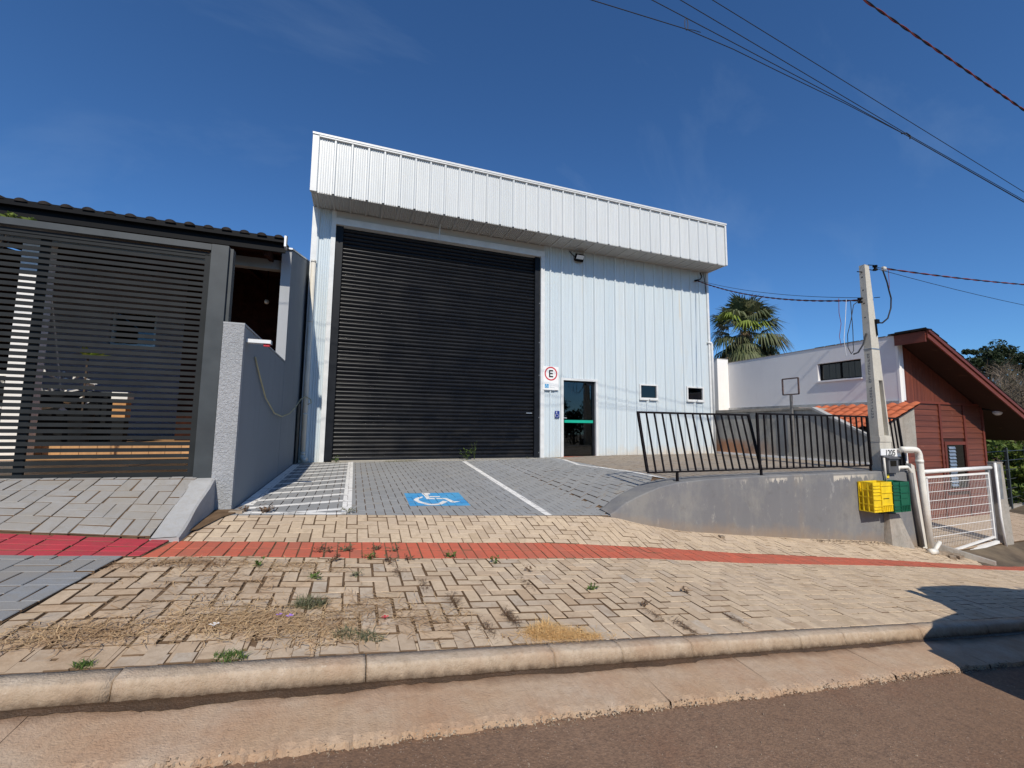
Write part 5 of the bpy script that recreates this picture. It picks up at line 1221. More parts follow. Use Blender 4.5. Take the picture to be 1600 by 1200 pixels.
# ------------------------------------------------------------------ wires
def sagline(a, b, sag, n=14, wob=0.0):
    a, b = Vector(a), Vector(b); out = []
    for i in range(n+1):
        t = i/n; q = a+(b-a)*t; q.z -= sag*4*t*(1-t); q += Vector((0, RND.uniform(-wob, wob), RND.uniform(-wob, wob))); out.append(q)
    return out
OH = 'overhead wires across the sky'
def wire(pts, r, mat, label, group=OH): return thing('overhead_wire', MB().tube(pts, r, 6, False), mat, label, 'wire', group, True)
ext = lambda p, q, k: tuple(np.array(p)+(np.array(q)-np.array(p))*k)
A0, A1 = (1.82, -6.0, 7.43), (10.65, -6.0, 6.13)
wire([ext(A0, A1, -1.5), A0, ext(A0, A1, .33), ext(A0, A1, .66), A1, ext(A0, A1, 2.5)], .0062, 'black_cable', 'upper of the thin black telephone wires at the top right')
J = (6.55, -6.0, 6.43); E1 = (10.61, -6.0, 5.93)
wire([ext((1.18,-6,7.19), J, -2), (1.18,-6,7.19), ext((1.18,-6,7.19), J, .5), J, E1, ext(J, E1, 4)], .0062, 'black_cable', 'second thin black wire from the top, joining the bundle at a clamp')
C0 = (.66, -6.0, 6.99)
wire([ext(C0, J, -2), C0, ext(C0, J, .35), ext(C0, J, .7), (6.5,-6.005,6.40), (10.58, -6.005, 5.89), (22, -6, 4.5)], .0062, 'black_cable', 'third thin black wire, tied to the sagging one by a loop')
D0, D1, D2 = (-.36, -6.0, 6.60), (1.28, -6.0, 6.745), (3.2, -6.0, 6.66)
wire([ext(D0, D1, -8), D0, D1, (2.2, -6, 6.73), D2, (4.8, -6, 6.56), (6.48, -6.01, 6.39), (10.55, -6.01, 5.87), (22, -6, 4.48)], .0062, 'black_cable', 'lowest sagging black wire at the top centre of the sky')
mb = MB(); lp = [(1.28+.05*math.sin(t)*.6, -6.0, 6.83+.10*math.cos(t)) for t in np.linspace(0, 2*math.pi, 14)]
mb.tube(lp, .006, 5, False).tube([(1.28, -6, 6.745), (1.42, -6, 6.78), (1.55, -6, 6.79)], .005, 5)
thing('wire_tie', mb, 'black_cable', 'small wire loop tying two overhead wires together', 'tie', 'ties on the overhead wires')
thing('wire_tie', MB().tube([(6.35, -6.0, 6.40), (6.50, -6.0, 6.45), (6.62, -6.0, 6.42), (6.60, -6, 6.36)], .012, 5), 'black_cable', 'small clamp where three overhead wires meet', 'tie', 'ties on the overhead wires')
def twisted(a, b, sag, r, name, label, mats, turns, n=120, twr=1.0):
    root = empty(name, tuple((Vector(a)+Vector(b))/2), label, 'cable', 'twisted service cables')
    base = sagline(a, b, sag, n)
    for k, mt in enumerate(mats):
        pts = []
        for i, q in enumerate(base):
            t = 2*math.pi*(turns*i/n+k/len(mats)); pts.append(q+Vector((0, math.cos(t), math.sin(t)))*r*twr)
        part('strand', MB().tube(pts, r, 6, False), mt, root, True)
    return root
twisted(ext((2.73,-7.5,6.26), (6.47,-7.5,5.81), -.8), ext((2.73,-7.5,6.26), (6.47,-7.5,5.81), 1.9), .0, .0075, 'twisted_cable', 'thick twisted dark red and black cable crossing the top right corner', ('black_cable', 'red_cable'), 21, 360)
twisted((6.62, -5.40, 4.02), (16.5, -6.0, 4.62), .12, .009, 'twisted_cable', 'twisted red and black cable running right from the pole top', ('black_cable', 'red_cable'), 15, 260)
wire(sagline((6.40, -5.40, 3.98), (17, -6.1, 3.6), .15), .005, 'black_cable', 'faint thin wire below the twisted cable right of the pole', 'service wires at the pole')
wire([(6.36, -5.40, 4.01), (6.50, -5.40, 4.01), (6.64, -5.40, 4.02)], .006, 'black_cable', 'short wire from the top insulator to the twisted cable', 'service wires at the pole')
thing('cable_clamp', MB().box((6.59, -5.42, 3.97), (6.68, -5.38, 4.05)), 'pvc_cream', 'small cream clamp on the cable beside the pole top', 'clamp')
wire([(6.30, -5.43, 2.88), (6.42, -5.42, 2.89), (6.60, -5.42, 3.0), (6.72, -5.42, 3.22), (6.75, -5.42, 3.42), (6.70, -5.42, 3.58), (6.66, -5.42, 3.74), (6.58, -5.41, 3.96)], .014, 'black_cable', 'thick black cable looping from the pole side up to the clamp', 'service wires at the pole')
wire([(6.72, -5.42, 3.62), (6.73, -5.42, 3.78), (6.75, -5.41, 4.0)], .005, 'red_cable', 'thin red tail hanging from the cable right of the pole', 'service wires at the pole')
twisted((7.02, -.05, 5.55), (5.94, -5.33, 3.31), .22, .010, 'service_cable', 'red and black service cable from warehouse corner to the pole', ('black_cable', 'red_cable'), 14, 150)
wire(sagline((7.02, -.05, 5.57), (5.94, -5.33, 3.36), .14, 20), .006, 'black_cable', 'thin black wire just above the service cable to the warehouse', 'service wires at the pole')
wb_ = empty('wire_bracket', (7.05, -.05, 5.5), 'black iron bracket with insulator on the warehouse top right corner', 'bracket')
part('arm', MB().tube([(7.02, -.06, 5.55), (7.20, -.05, 5.62), (7.26, -.04, 5.72), (7.20, -.03, 5.84)], .016, 6), 'black_metal', wb_); part('insulator', MB().tube([(6.95, -.06, 5.53), (7.07, -.06, 5.56)], .032, 8), 'black_metal', wb_)
wire([(7.30, -.05, 5.84), (7.36, -.05, 5.6), (7.40, -.045, 5.2)], .010, 'black_cable', 'thin cable hanging down the warehouse top right corner', 'service wires at the pole')
# loose drop tails hanging from the service cable near the pole
wire([(5.35, -5.33, 3.28), (5.33, -5.33, 3.0), (5.37, -5.33, 2.8), (5.30, -5.33, 2.55), (5.33, -5.33, 2.38)], .005, 'red_cable', 'thin red tail hanging left of the pole', 'service wires at the pole')
wire([(5.56, -5.33, 3.28), (5.50, -5.33, 2.9), (5.42, -5.33, 2.5), (5.46, -5.33, 2.2)], .005, 'white_cable', 'thin white tail hanging left of the pole', 'service wires at the pole')
wire([(5.68, -5.33, 3.28), (5.69, -5.33, 2.7), (5.67, -5.33, 2.3), (5.60, -5.33, 2.24), (5.52, -5.33, 2.35), (5.53, -5.33, 2.6), (5.66, -5.33, 2.9), (5.76, -5.33, 3.2), (5.92, -5.33, 3.30)], .007, 'black_cable', 'black wire loop hanging just left of the pole', 'service wires at the pole')
wire([(5.67, -5.33, 2.24), (5.80, -5.33, 2.28), (5.95, -5.34, 2.45), (6.04, -5.35, 2.66)], .014, 'black_cable', 'thick black cable curving into the left side of the pole', 'service wires at the pole')

# ------------------------------------------------------------------ plants
def leafcloud(mb, c, rad, n, size, rng, shell=0.55, flat=0.0, asp=0.5):
    c = Vector(c)
    for _ in range(n):
        d = Vector((rng.gauss(0,1), rng.gauss(0,1), rng.gauss(0,1))).normalized(); k = shell+(1-shell)*rng.random()
        p = c+Vector((d.x*rad[0], d.y*rad[1], d.z*rad[2]))*k
        nrm = (d*0.7+Vector((rng.gauss(0,.6), rng.gauss(0,.6), rng.gauss(0,.6)+flat))).normalized()
        u = nrm.cross(Vector((rng.gauss(0,1), rng.gauss(0,1), rng.gauss(0,1)))).normalized(); v = nrm.cross(u)
        s = size*rng.uniform(.6, 1.35)
        mb.add([p-u*s*.5, p+v*s*asp*.5, p+u*s*.5, p-v*s*asp*.5], [(0, 1, 2, 3)])
def clumps(c, rad, n, rng, lo=.28, hi=.46):
    out = []
    for _ in range(n):
        d = Vector((rng.gauss(0,1), rng.gauss(0,1), rng.gauss(0,1))).normalized(); k = rng.uniform(.35, .92)
        out.append(((c[0]+d.x*rad[0]*k, c[1]+d.y*rad[1]*k, c[2]+d.z*rad[2]*k), rng.uniform(lo, hi)*min(rad)))
    return out
def tree(name, base, top, rad, leaves, size, mat, label, seed, group=None, ncl=16, tr=.16, crown_mb=None):
    rng = random.Random(seed); r = empty(name, base, label, 'tree' if 'tree' in name or 'pine' in name else 'shrub', group)
    tk = MB(); b = Vector(base); t = Vector(top); mid = b+(t-b)*.5+Vector((rng.uniform(-.15,.15), rng.uniform(-.15,.15), 0))
    tk.tube([b-Vector((0,0,.3)), b+(mid-b)*.5, mid, t], [tr, tr*.8, tr*.62, tr*.2], 8)
    cl = clumps(top, rad, ncl, rng); cm = crown_mb or MB()
    for c, rr in cl:
        c = Vector(c); q = b+(t-b)*rng.uniform(.35, .9); tk.tube([q, (q+c)/2+Vector((0,0,-.1*rr)), c], [tr*.3, tr*.2, tr*.06], 5, False)
        leafcloud(cm, c, (rr, rr, rr*.8), leaves//ncl, size, rng)
    part('trunk', tk, 'bark', r, True); part('crown', cm, mat, r)
    return r
# broad hedge-like shrub right of the red house
HG = 'leafy shrubs beyond the red house'
tree('leafy_shrub', (16.2, -3.0, -1.9), (16.2, -3.0, -.25), (1.6, 1.0, 1.5), 3600, .17, 'hedge_leaf', 'dense sunlit leafy shrub right behind the red house corner', 3, HG, 26, .09)
tree('leafy_shrub', (18.6, -2.9, -2.1), (18.6, -2.9, -.3), (1.7, 1.0, 1.6), 3600, .17, 'hedge_leaf', 'leafy green shrub at the right edge above the wire fence', 4, HG, 26, .09)
tree('leafy_shrub', (17.2, -1.6, -2.0), (17.6, -1.4, .2), (2.1, 1.2, 1.15), 3000, .19, 'hedge_leaf', 'taller yellow-green shrub under the roof edge at far right', 5, HG, 22, .10)
tree('leafy_shrub', (21.2, -1.6, -2.2), (21.2, -1.4, .35), (2.0, 1.4, 1.2), 3000, .2, 'olive_leaf', 'olive leafy shrub just below the brown thicket at far right', 6, HG, 22, .10)
thing('garden_grass', MB().add([(13, -3.7, -1.43), (24, -1.9, -1.5), (24, 1.5, -1.2), (13, 1.5, -1.2)], [(0, 1, 2, 3)]), 'grass_leaf', None, None, kind='stuff')
# leafless brown thicket on the slope
def bare_tree(base, hgt, spread, seed, label):
    rng = random.Random(seed); r = empty('bare_tree', base, label, 'tree', 'leafless brown trees on the slope'); tk = MB(); tw = MB(); b = Vector(base)
    tk.tube([b-Vector((0,0,.4)), b+Vector((0,0,hgt*.3)), b+Vector((rng.uniform(-.3,.3), 0, hgt*.55))], [.16, .11, .05], 7)
    for _ in range(16):
        q = b+Vector((0, 0, hgt*rng.uniform(.12, .5))); d = Vector((rng.gauss(0,1), rng.gauss(0,1), rng.uniform(.5, 1.6))).normalized(); L = hgt*rng.uniform(.35, .6)
        e = q+Vector((d.x*spread*.6, d.y*spread*.6, d.z*L)); tk.tube([q, (q+e)/2+Vector((0,0,.1)), e], [.06, .04, .015], 4, False)
        for _ in range(95):
            s = q+(e-q)*rng.uniform(.1, 1.1); dd = (d+Vector((rng.gauss(0,.9), rng.gauss(0,.9), rng.gauss(.15,.75)))).normalized(); l2 = rng.uniform(.4, 1.2)*hgt*.16
            sd = dd.cross(Vector((rng.gauss(0,1), rng.gauss(0,1), rng.gauss(0,1)))).normalized()*rng.uniform(.012, .026)
            m = s+dd*l2*.5+Vector((rng.gauss(0,.06), rng.gauss(0,.06), rng.gauss(0,.06))); f = s+dd*l2
            tw.add([s-sd, s+sd, m+sd*.7, m-sd*.7, f], [(0, 1, 2, 3), (3, 2, 4)])
            for _ in range(3):
                s2 = s+dd*l2*rng.uniform(.3, 1); d3 = (dd+Vector((rng.gauss(0,.9), rng.gauss(0,.9), rng.gauss(0,.9)))).normalized()*l2*.5; tw.add([s2-sd*.6, s2+sd*.6, s2+d3], [(0, 1, 2)])
    part('trunk', tk, 'bark', r, True); part('crown', tw, 'dry_twig', r)
words = ['leftmost brown leafless tree rising beside the red roof edge', 'brown leafless tree halfway up the slope behind the red roof', 'tall brown leafless tree under the dark pines', 'brown leafless tree nearest the right edge of the picture', 'low brown leafless tree just above the red roof edge', 'brown leafless tree behind the others at far right', 'low brown leafless tree right of the lowest one', 'low brown leafless tree just above the green shrubs at far right', 'slim brown leafless tree second from the left above the roof edge', 'full brown leafless tree in the middle of the thicket']
for i, (u, v, hh) in enumerate([(2.38, 17, 5.0), (2.50, 17.5, 5.8), (2.62, 18, 6.2), (2.76, 18, 6.3), (2.52, 15.5, 4.2), (2.70, 21, 6.4), (2.60, 15.5, 4.4), (2.74, 15, 4.6), (2.43, 16, 4.4), (2.66, 16.5, 5.6)]):
    X, Y = -3.13+u*v, -10.64+v; bare_tree((X, Y, terr(X, Y)+.1), hh, 2.4, 40+i, words[i])
pw = ['small dark pine leftmost on the skyline behind the red roof', 'dark pine with rounded top on the skyline', 'tall dark pine at the highest point of the skyline', 'broad dark pine on the skyline near the right edge', 'dark pine at the right edge of the skyline', 'low dark pine filling the skyline behind the brown trees']
for i, (u, v, zt_, rr) in enumerate([(2.335, 30, 9.2, 1.7), (2.45, 30, 11.0, 2.4), (2.60, 31, 12.2, 3.2), (2.72, 31, 11.8, 3.4), (2.86, 31, 11.6, 3.4), (2.55, 33, 9.8, 3.6)]):
    X, Y = -3.13+u*v, -10.64+v
    tree('pine', (X, Y, terr(X, Y)), (X, Y, zt_-rr*.5), (rr*1.25, rr, rr*.62), 2600, .36, 'dark_leaf', pw[i], 60+i, 'dark pines on the skyline', 20, .22)
# palm behind the warehouse
def fan(mb, o, d, L, spreadang, nseg, rng, droop):
    """palmate leaf: stalk then a fan of narrow folded blades"""
    o = Vector(o); d = Vector(d).normalized(); side = d.cross(Vector((0,0,1))); side = side.normalized() if side.length > .05 else Vector((1,0,0)); up = side.cross(d).normalized()
    hub = o+d*L*.5-Vector((0,0,droop*L*.12)); w = .016
    mb.add([o-side*w*1.6, o+side*w*1.6, hub+side*w, hub-side*w], [(0, 1, 2, 3)])
    for k in range(nseg):
        t = (k/(nseg-1)-.5)*2; a = t*spreadang; b = (d*math.cos(a)+side*math.sin(a)).normalized(); l = L*.62*(1-.28*abs(t))*rng.uniform(.88, 1.1)
        s = (side*math.cos(a)-d*math.sin(a))*.034*L/1.5; m = hub+b*l*.58+up*(.05*L*(1-abs(t)))-Vector((0,0,droop*.12*L)); e = hub+b*l-Vector((0,0,(droop*.42+rng.uniform(0,.16))*L))
        mb.add([hub, m-s+up*.01, e, m+s+up*.01], [(0, 1, 2, 3)])
pc = Vector((15.95, 6.0, 6.0)); rng = random.Random(21)
pal = empty('fan_palm', (15.95, 6.0, -2), 'fan palm with shaggy crown behind the white wall', 'palm')
part('trunk', MB().tube([(15.95, 6, -2.4), (15.97, 6, 2), (15.95, 6, 4.6), (15.95, 6, 5.9)], [.34, .29, .27, .22], 12), 'bark', pal, True)
for i in range(100):
    el = math.radians(rng.uniform(-42, 82)) if i > 9 else math.radians(rng.uniform(-60, -30)); az = 2*math.pi*(i*.618+rng.uniform(-.05, .05))
    d = Vector((math.cos(el)*math.cos(az), math.cos(el)*math.sin(az), math.sin(el))); mb = MB()
    fan(mb, pc+Vector((0, 0, rng.uniform(-.35, .25)))+d*.15, d, rng.uniform(1.35, 2.2), rng.uniform(.95, 1.35), 18, rng, .25+.45*max(0, 1-el) if el < 1 else .2)
    mt = 'palm_dead_leaf' if i < 7 or i % 17 == 3 else ('palm_bright_leaf' if i in (14, 27, 51) else ('palm_pale_leaf' if i % 3 == 0 else 'palm_leaf'))
    part('frond', mb, mt, pal)
mb = MB()
for i in range(160):
    a = rng.uniform(0, 6.28); z = pc.z-rng.uniform(.2, 1.2); p = Vector((pc.x+.28*math.cos(a), pc.y+.28*math.sin(a), z)); q = p+Vector((math.cos(a)*rng.uniform(.1,.5), math.sin(a)*rng.uniform(.1,.5), -rng.uniform(.4, .9))); s = Vector((-math.sin(a), math.cos(a), 0))*.035
    mb.add([p-s, p+s, q+s*.5, q-s*.5], [(0, 1, 2, 3)])
part('dead_skirt', mb, 'palm_dead_leaf', pal)
# second, lower palm top and a bit of far greenery between the warehouse and the white house
pal2 = empty('fan_palm', (18.6, 6.4, -2), 'lower palm top just showing above the white wall', 'palm'); mb = MB(); q = Vector((18.55, 6.4, 4.05))
for i in range(14):
    el = math.radians(rng.uniform(0, 70)); az = 2*math.pi*i*.618; d = Vector((math.cos(el)*math.cos(az), math.cos(el)*math.sin(az), math.sin(el))); fan(mb, q, d, 1.15, 1.3, 16, rng, .4)
part('crown', mb, 'palm_leaf', pal2); part('trunk', MB().tube([(18.6, 6.4, -2.4), (18.55, 6.4, 4.1)], .15, 8), 'bark', pal2)
bh_ = thing('back_shed', MB().box((10.2, 12, -2), (15, 16, 3.1)), 'galvanised', 'pale metal shed glimpsed between warehouse and white house', 'shed')
tree('leafy_shrub', (13.5, 10.5, -2), (13.4, 10.5, 2.9), (1.0, 1.0, 1.1), 700, .2, 'olive_leaf', 'olive shrub glimpsed between the warehouse and the white wall', 8, None, 10, .08)
# small tree tip over the slatted gate, left edge
tree('garden_tree', (-7.35, -4.2, .22), (-7.12, -4.0, 3.12), (.30, .28, .26), 420, .085, 'hedge_leaf', 'tip of a small leafy tree above the gate at the left edge', 9, None, 8, .03)
pl_ = empty('potted_plant', (-7.35, -1.4, .44), 'yellow-green leafy pot plant inside the carport', 'plant'); mb = MB(); rg = random.Random(5)
for i in range(11):
    a = rg.uniform(0, 6.28); e = rg.uniform(.1, 1.2); p = Vector((-7.40, -1.4, 1.9)); d = Vector((math.cos(a)*math.cos(e), math.sin(a)*.5, math.sin(e)*.5)); s = d.cross(Vector((0,0,1))).normalized()*.06; mb.add([p, p+d*.16+s, p+d*.34, p+d*.16-s], [(0, 1, 2, 3)])
part('foliage', mb, 'palm_bright_leaf', pl_); part('stem', MB().tube([(-7.40, -1.4, .95), (-7.40, -1.4, 1.92)], .015, 6), 'bark', pl_); part('pot', MB().tube([(-7.40, -1.4, .44), (-7.40, -1.4, .96)], [.12, .17], 12), 'black_metal', pl_)

# grass, weeds, straw and litter on the paving
def blades(mb, c, n, rad, hgt, w, rng, lean=.5, fz=H):
    for _ in range(n):
        a = rng.uniform(0, 6.28); r = rad*math.sqrt(rng.random()); x, y = c[0]+r*math.cos(a)*c[2], c[1]+r*math.sin(a)*c[3]
        b = Vector((x, y, fz(x, y)-.004)); a2 = rng.uniform(0, 6.28); l = hgt*rng.uniform(.5, 1.2); ln = lean*rng.uniform(.3, 1.4)
        d = Vector((math.cos(a2)*ln, math.sin(a2)*ln, 1)).normalized(); s = Vector((-math.sin(a2), math.cos(a2), 0))*w*rng.uniform(.6, 1.2)
        m = b+d*l*.55; t = b+d*l+Vector((math.cos(a2)*l*ln*.5, math.sin(a2)*l*ln*.5, -l*ln*.25)); mb.add([b-s, b+s, m+s*.7, m-s*.7, t], [(0, 1, 2, 3), (3, 2, 4)])
    return mb
def lying(mb, c, n, rx_, ry_, L, w, rng, fz=H):
    """dead stalks lying flat, tangled"""
    for _ in range(n):
        x, y = c[0]+rng.gauss(0, rx_), c[1]+rng.gauss(0, ry_); z = fz(x, y)+abs(rng.gauss(.004, .007)); a = rng.uniform(0, 6.28); l = L*rng.uniform(.4, 1.3)
        d = Vector((math.cos(a), math.sin(a), rng.gauss(0, .12))); s = Vector((-math.sin(a), math.cos(a), 0))*w*rng.uniform(.6, 1.2); p = Vector((x, y, z))
        if p.y < -8.2: continue
        m = p+d*l*.5+Vector((rng.gauss(0,.01), rng.gauss(0,.01), abs(rng.gauss(0, .004)))); e = m+Vector((d.x*math.cos(.4)-d.y*math.sin(.4)*rng.choice((-1,1)), d.y, -.05))*l*.45; e.z = max(e.z, fz(e.x, e.y)+.002)
        mb.add([p-s, p+s, m+s, m-s, e], [(0, 1, 2, 3), (3, 2, 4)])
    return mb
rg = random.Random(77)
for c, n, rx_, ry_ in (((-4.32, -7.86), 700, .15, .075), ((-3.62, -7.80), 1500, .24, .10), ((-4.25, -6.78), 520, .22, .055), ((-3.55, -6.86), 300, .25, .07), ((-3.85, -7.55), 300, .22, .12), ((-3.0, -7.65), 330, .18, .13), ((-2.62, -7.85), 260, .14, .12), ((-3.25, -7.95), 380, .16, .10), ((-3.95, -7.1), 220, .3, .12)):
    thing('dry_straw', lying(MB(), c, n, rx_, ry_, .10, .0021, rg), 'straw', None, None, kind='stuff')
for c, n in (((-2.42, -7.55), 120), ((-2.1, -7.85), 190), ((-2.58, -7.25), 90), ((-2.3, -8.0), 110), ((-1.0, -7.9), 90), ((-.9, -8.1), 150), ((-2.75, -6.95), 80), ((-1.75, -7.25), 60), ((-.35, -8.05), 90)):
    thing('dead_rootlets', lying(blades(MB(), (c[0], c[1], .35, 1.3), n//3, .06, .016, .0016, rg, 1.6), c, n, .018, .07, .05, .0015, rg), 'dead_weed', None, None, kind='stuff')
gt_ = lying(MB(), (-1.88, -8.11), 700, .12, .035, .09, .0016, rg)
for q_ in ((-1.98, -8.07, 1, .8, 420, .08, .08), (-1.86, -8.12, 1.2, .55, 420, .09, .06), (-1.72, -8.15, 1.3, .4, 260, .09, .045), (-1.92, -8.02, .8, .7, 160, .06, .09), (-1.60, -8.16, 1.4, .3, 80, .08, .03)):
    blades(gt_, q_[:4], q_[4], q_[5], q_[6], .0016, rg, 1.5)
thing('golden_tuft', gt_, 'golden_grass', 'golden dry grass tuft lying over the kerb edge', 'grass')
gg = 'green grass tufts in the paving'
for (x, y, n, r, h), lb in zip([(-3.33, -7.58, 260, .07, .07), (-3.08, -8.0, 180, .085, .05), (-3.63, -8.17, 170, .055, .04), (-4.17, -8.165, 80, .03, .035), (-2.98, -8.05, 90, .05, .04)],
    ['largest grey-green grass tuft in the middle of the worn bricks', 'green grass tuft near the kerb below the largest tuft', 'bright green tuft growing against the kerb', 'tiny bright green tuft against the kerb at far left', 'thin grass tuft just right of the tuft near the kerb']):
    thing('grass_tuft', blades(MB(), (x, y, 1.3, .8), n, r, h, .0028, rg, .9), 'weed_leaf' if 'bright' in lb else 'grey_weed', lb, 'grass', gg)
def weed(x, y, r, nst, nl, mat, label, fz=H, h=.06, lf=.03):
    r *= 1.35
    w = empty('weed', (x, y, fz(x, y)), label, 'weed', 'weeds in the joints'); stm = MB(); lv = MB()
    for _ in range(nst):
        a = rg.uniform(0, 6.28); b = Vector((x, y, fz(x, y)-.003)); e = b+Vector((math.cos(a)*r*rg.uniform(.4, 1), math.sin(a)*r*rg.uniform(.4, 1), h*rg.uniform(.3, 1.1))); stm.tube([b, (b+e)/2+Vector((0,0,h*.12)), e], [.0018, .0015, .0008], 4, False)
        for k in range(nl):
            p = b+(e-b)*rg.uniform(.3, 1.05); d = Vector((rg.gauss(0,1), rg.gauss(0,1), rg.gauss(.3,.5))).normalized()*lf*rg.uniform(.6, 1.2); s = d.cross(Vector((0,0,1))).normalized()*lf*.28; lv.add([p, p+d*.5+s, p+d, p+d*.5-s], [(0, 1, 2, 3)])
    part('stem', stm, mat, w); part('leaves', lv, mat, w)
for x, y, r, ns, nl, mt, lb in [(-3.32, -6.47, .09, 9, 5, 'dead_weed', 'dark branching weed across the red strip joint, left of the others'), (-3.16, -6.44, .075, 12, 4, 'grey_weed', 'spiky grey-green weed on the red strip'), (-2.88, -6.40, .055, 10, 3, 'grey_weed', 'thin star-shaped weed on the red strip'), (-2.73, -6.44, .05, 9, 3, 'grey_weed', 'pale star-shaped weed right of the thin one on the red strip'), (-2.95, -6.62, .05, 7, 5, 'weed_leaf', 'small leafy weed at the lower edge of the red strip'),
    (-2.78, -6.72, .065, 8, 5, 'dead_weed', 'dark star-shaped weed just below the red strip'), (-2.62, -6.66, .055, 7, 4, 'dead_weed', 'brown curled weed right of the dark star-shaped one'), (-2.24, -6.58, .045, 8, 6, 'weed_leaf', 'bright leafy weed at the right end of the weedy joint'), (-1.86, -6.74, .04, 6, 5, 'weed_leaf', 'tiny green weed below the middle of the red strip'), (-1.22, -7.42, .045, 6, 6, 'weed_leaf', 'lone green weed among the clean bricks'),
    (-3.35, -7.12, .05, 6, 6, 'weed_leaf', 'small green weed among the straw'), (-3.75, -6.83, .05, 7, 5, 'weed_leaf', 'green weed in the straw below the red strip'), (-3.25, -6.70, .06, 7, 4, 'dead_weed', 'dry weed under the branching weed'), (-.97, -7.75, .04, 6, 3, 'dead_weed', 'small dry weed near the golden tuft'), (-.35, -7.5, .04, 6, 3, 'dead_weed', 'tiny dry weed in the right half of the brick field'), (-3.05, -7.05, .04, 5, 4, 'grey_weed', 'grey weed left of the middle of the brick field'), (-1.62, -6.98, .035, 6, 2, 'dead_weed', 'brown rootlet weed in the middle of the brick field')]:
    weed(x, y, r, ns, nl, mt, lb)
for x, y, r, ns, nl, mt, lb, h, lf in [(-3.95, -5.36, .10, 12, 5, 'dead_weed', 'dark dried weed on the hatched strip corner', .07, .045), (-4.17, -5.30, .05, 7, 6, 'dead_weed', 'dried leaves at the foot of the grey wall end', .05, .035), (-3.14, -5.40, .10, 10, 3, 'grey_weed', 'thin grey weed on the end of the white bay line', .08, .03),
    (-.45, -.14, .14, 9, 10, 'weed_leaf', 'tall leafy weed growing before the roller shutter', .34, .05), (-3.45, -.14, .10, 8, 6, 'weed_leaf', 'leafy weed at the left foot of the roller shutter', .16, .04), (1.15, -.2, .06, 6, 4, 'grey_weed', 'low weed at the right foot of the roller shutter', .05, .03)]:
    weed(x, y, r, ns, nl, mt, lb, D, h, lf)
weed(-.26, -.13, .10, 3, 9, 'weed_leaf', 'tall thin flowering stalk before the roller shutter', D, .62, .04)
thing('dry_moss', blades(MB(), (-2.05, -.2, 4.0, .35), 420, .1, .04, .004, rg, .8, D), 'grey_weed', None, None, kind='stuff')
# petals and scraps
for (x, y, s, mt, lb) in [(-3.485, -7.735, .014, 'purple_petal', 'upper left of the two purple petals on the straw'), (-3.428, -7.755, .017, 'purple_petal', 'lower right of the two purple petals on the straw'), (-2.90, -7.81, .018, 'red_petal', 'small red petal on the worn bricks'), (-3.78, -7.84, .02, 'white_litter', 'white scrap of litter beside the straw')]:
    z = H(x, y)+.012; mb = MB(); 
    for k in range(4):
        a = k*1.57+rg.uniform(-.3, .3); mb.add([(x, y, z), (x+s*math.cos(a-.5), y+s*math.sin(a-.5), z+s*.35), (x+s*1.3*math.cos(a), y+s*1.3*math.sin(a), z+s*.25), (x+s*math.cos(a+.5), y+s*math.sin(a+.5), z+s*.4)], [(0, 1, 2, 3)])
    thing('petal' if 'petal' in lb else 'litter', mb, mt, lb, 'petal' if 'petal' in lb else 'litter')
# bare earth patch between the left ramp and the boundary wall
mb = MB(); pts = [(-4.45, -6.0), (-4.40, -5.96), (-4.30, -5.6), (-4.22, -5.45), (-4.27, -5.28), (-4.45, -5.27)]
mb.add([(x, y, H(x, min(y, -5.5))+.014+RND.uniform(0, .006)) for x, y in pts], [tuple(range(6))])
thing('bare_earth', mb, 'joint_soil', None, None, kind='stuff')
o = thing('broken_brick', MB().hexa([(-4.30,-5.42,-.13),(-4.16,-5.44,-.14),(-4.15,-5.34,-.14),(-4.29,-5.32,-.13),(-4.29,-5.41,-.085),(-4.17,-5.42,-.09),(-4.16,-5.35,-.09),(-4.28,-5.33,-.085)]), 'rubble', 'broken pinkish brick piece at the foot of the grey wall end', 'brick')

# ------------------------------------------------------------------ parked vehicle on the street, right of the camera (throws the shadow on the pavement)
cx0, cy0, cy1 = 2.0, -10.95, -9.12
CSH = -1.05
car = empty('parked_car', (4.1, -10.0, rz(4.1, -10)), 'grey estate car parked at the kerb beside the photographer', 'car')
slope = -.105
zc = lambda x, h: rz(cx0, -9.5)+(x-cx0)*slope+h
def loft(sections, name, mat, smooth=True):
    mb = MB(); n = len(sections[0])
    for s in sections: mb.v += s
    mb.f = [(i*n+k, (i+1)*n+k, (i+1)*n+(k+1) % n, i*n+(k+1) % n) for i in range(len(sections)-1) for k in range(n)]
    mb.f += [tuple(range(n)), tuple(reversed([(len(sections)-1)*n+k for k in range(n)]))]
    return part(name, mb, mat, car, smooth)
def ring(x, w, z0, z1):
    ym = (cy0+cy1)/2; hw = (cy1-cy0)/2*w; r = min(.17, (z1-z0)*.45)
    return [(x, ym-hw+r, zc(x, z0)), (x, ym+hw-r, zc(x, z0)), (x, ym+hw, zc(x, z0+r)), (x, ym+hw, zc(x, z1-r)), (x, ym+hw-r, zc(x, z1)), (x, ym-hw+r, zc(x, z1)), (x, ym-hw, zc(x, z1-r)), (x, ym-hw, zc(x, z0+r))]
loft([ring(2.0, .78, .30, .72), ring(2.06, .86, .22, .86), ring(2.25, .95, .20, .98), ring(2.6, 1.0, .20, 1.10), ring(3.25, 1.0, .20, 1.22), ring(5.6, 1.0, .20, 1.18), ring(6.2, .97, .22, 1.12), ring(6.3, .88, .3, .95)], 'body', 'car_paint')
ym = (cy0+cy1)/2
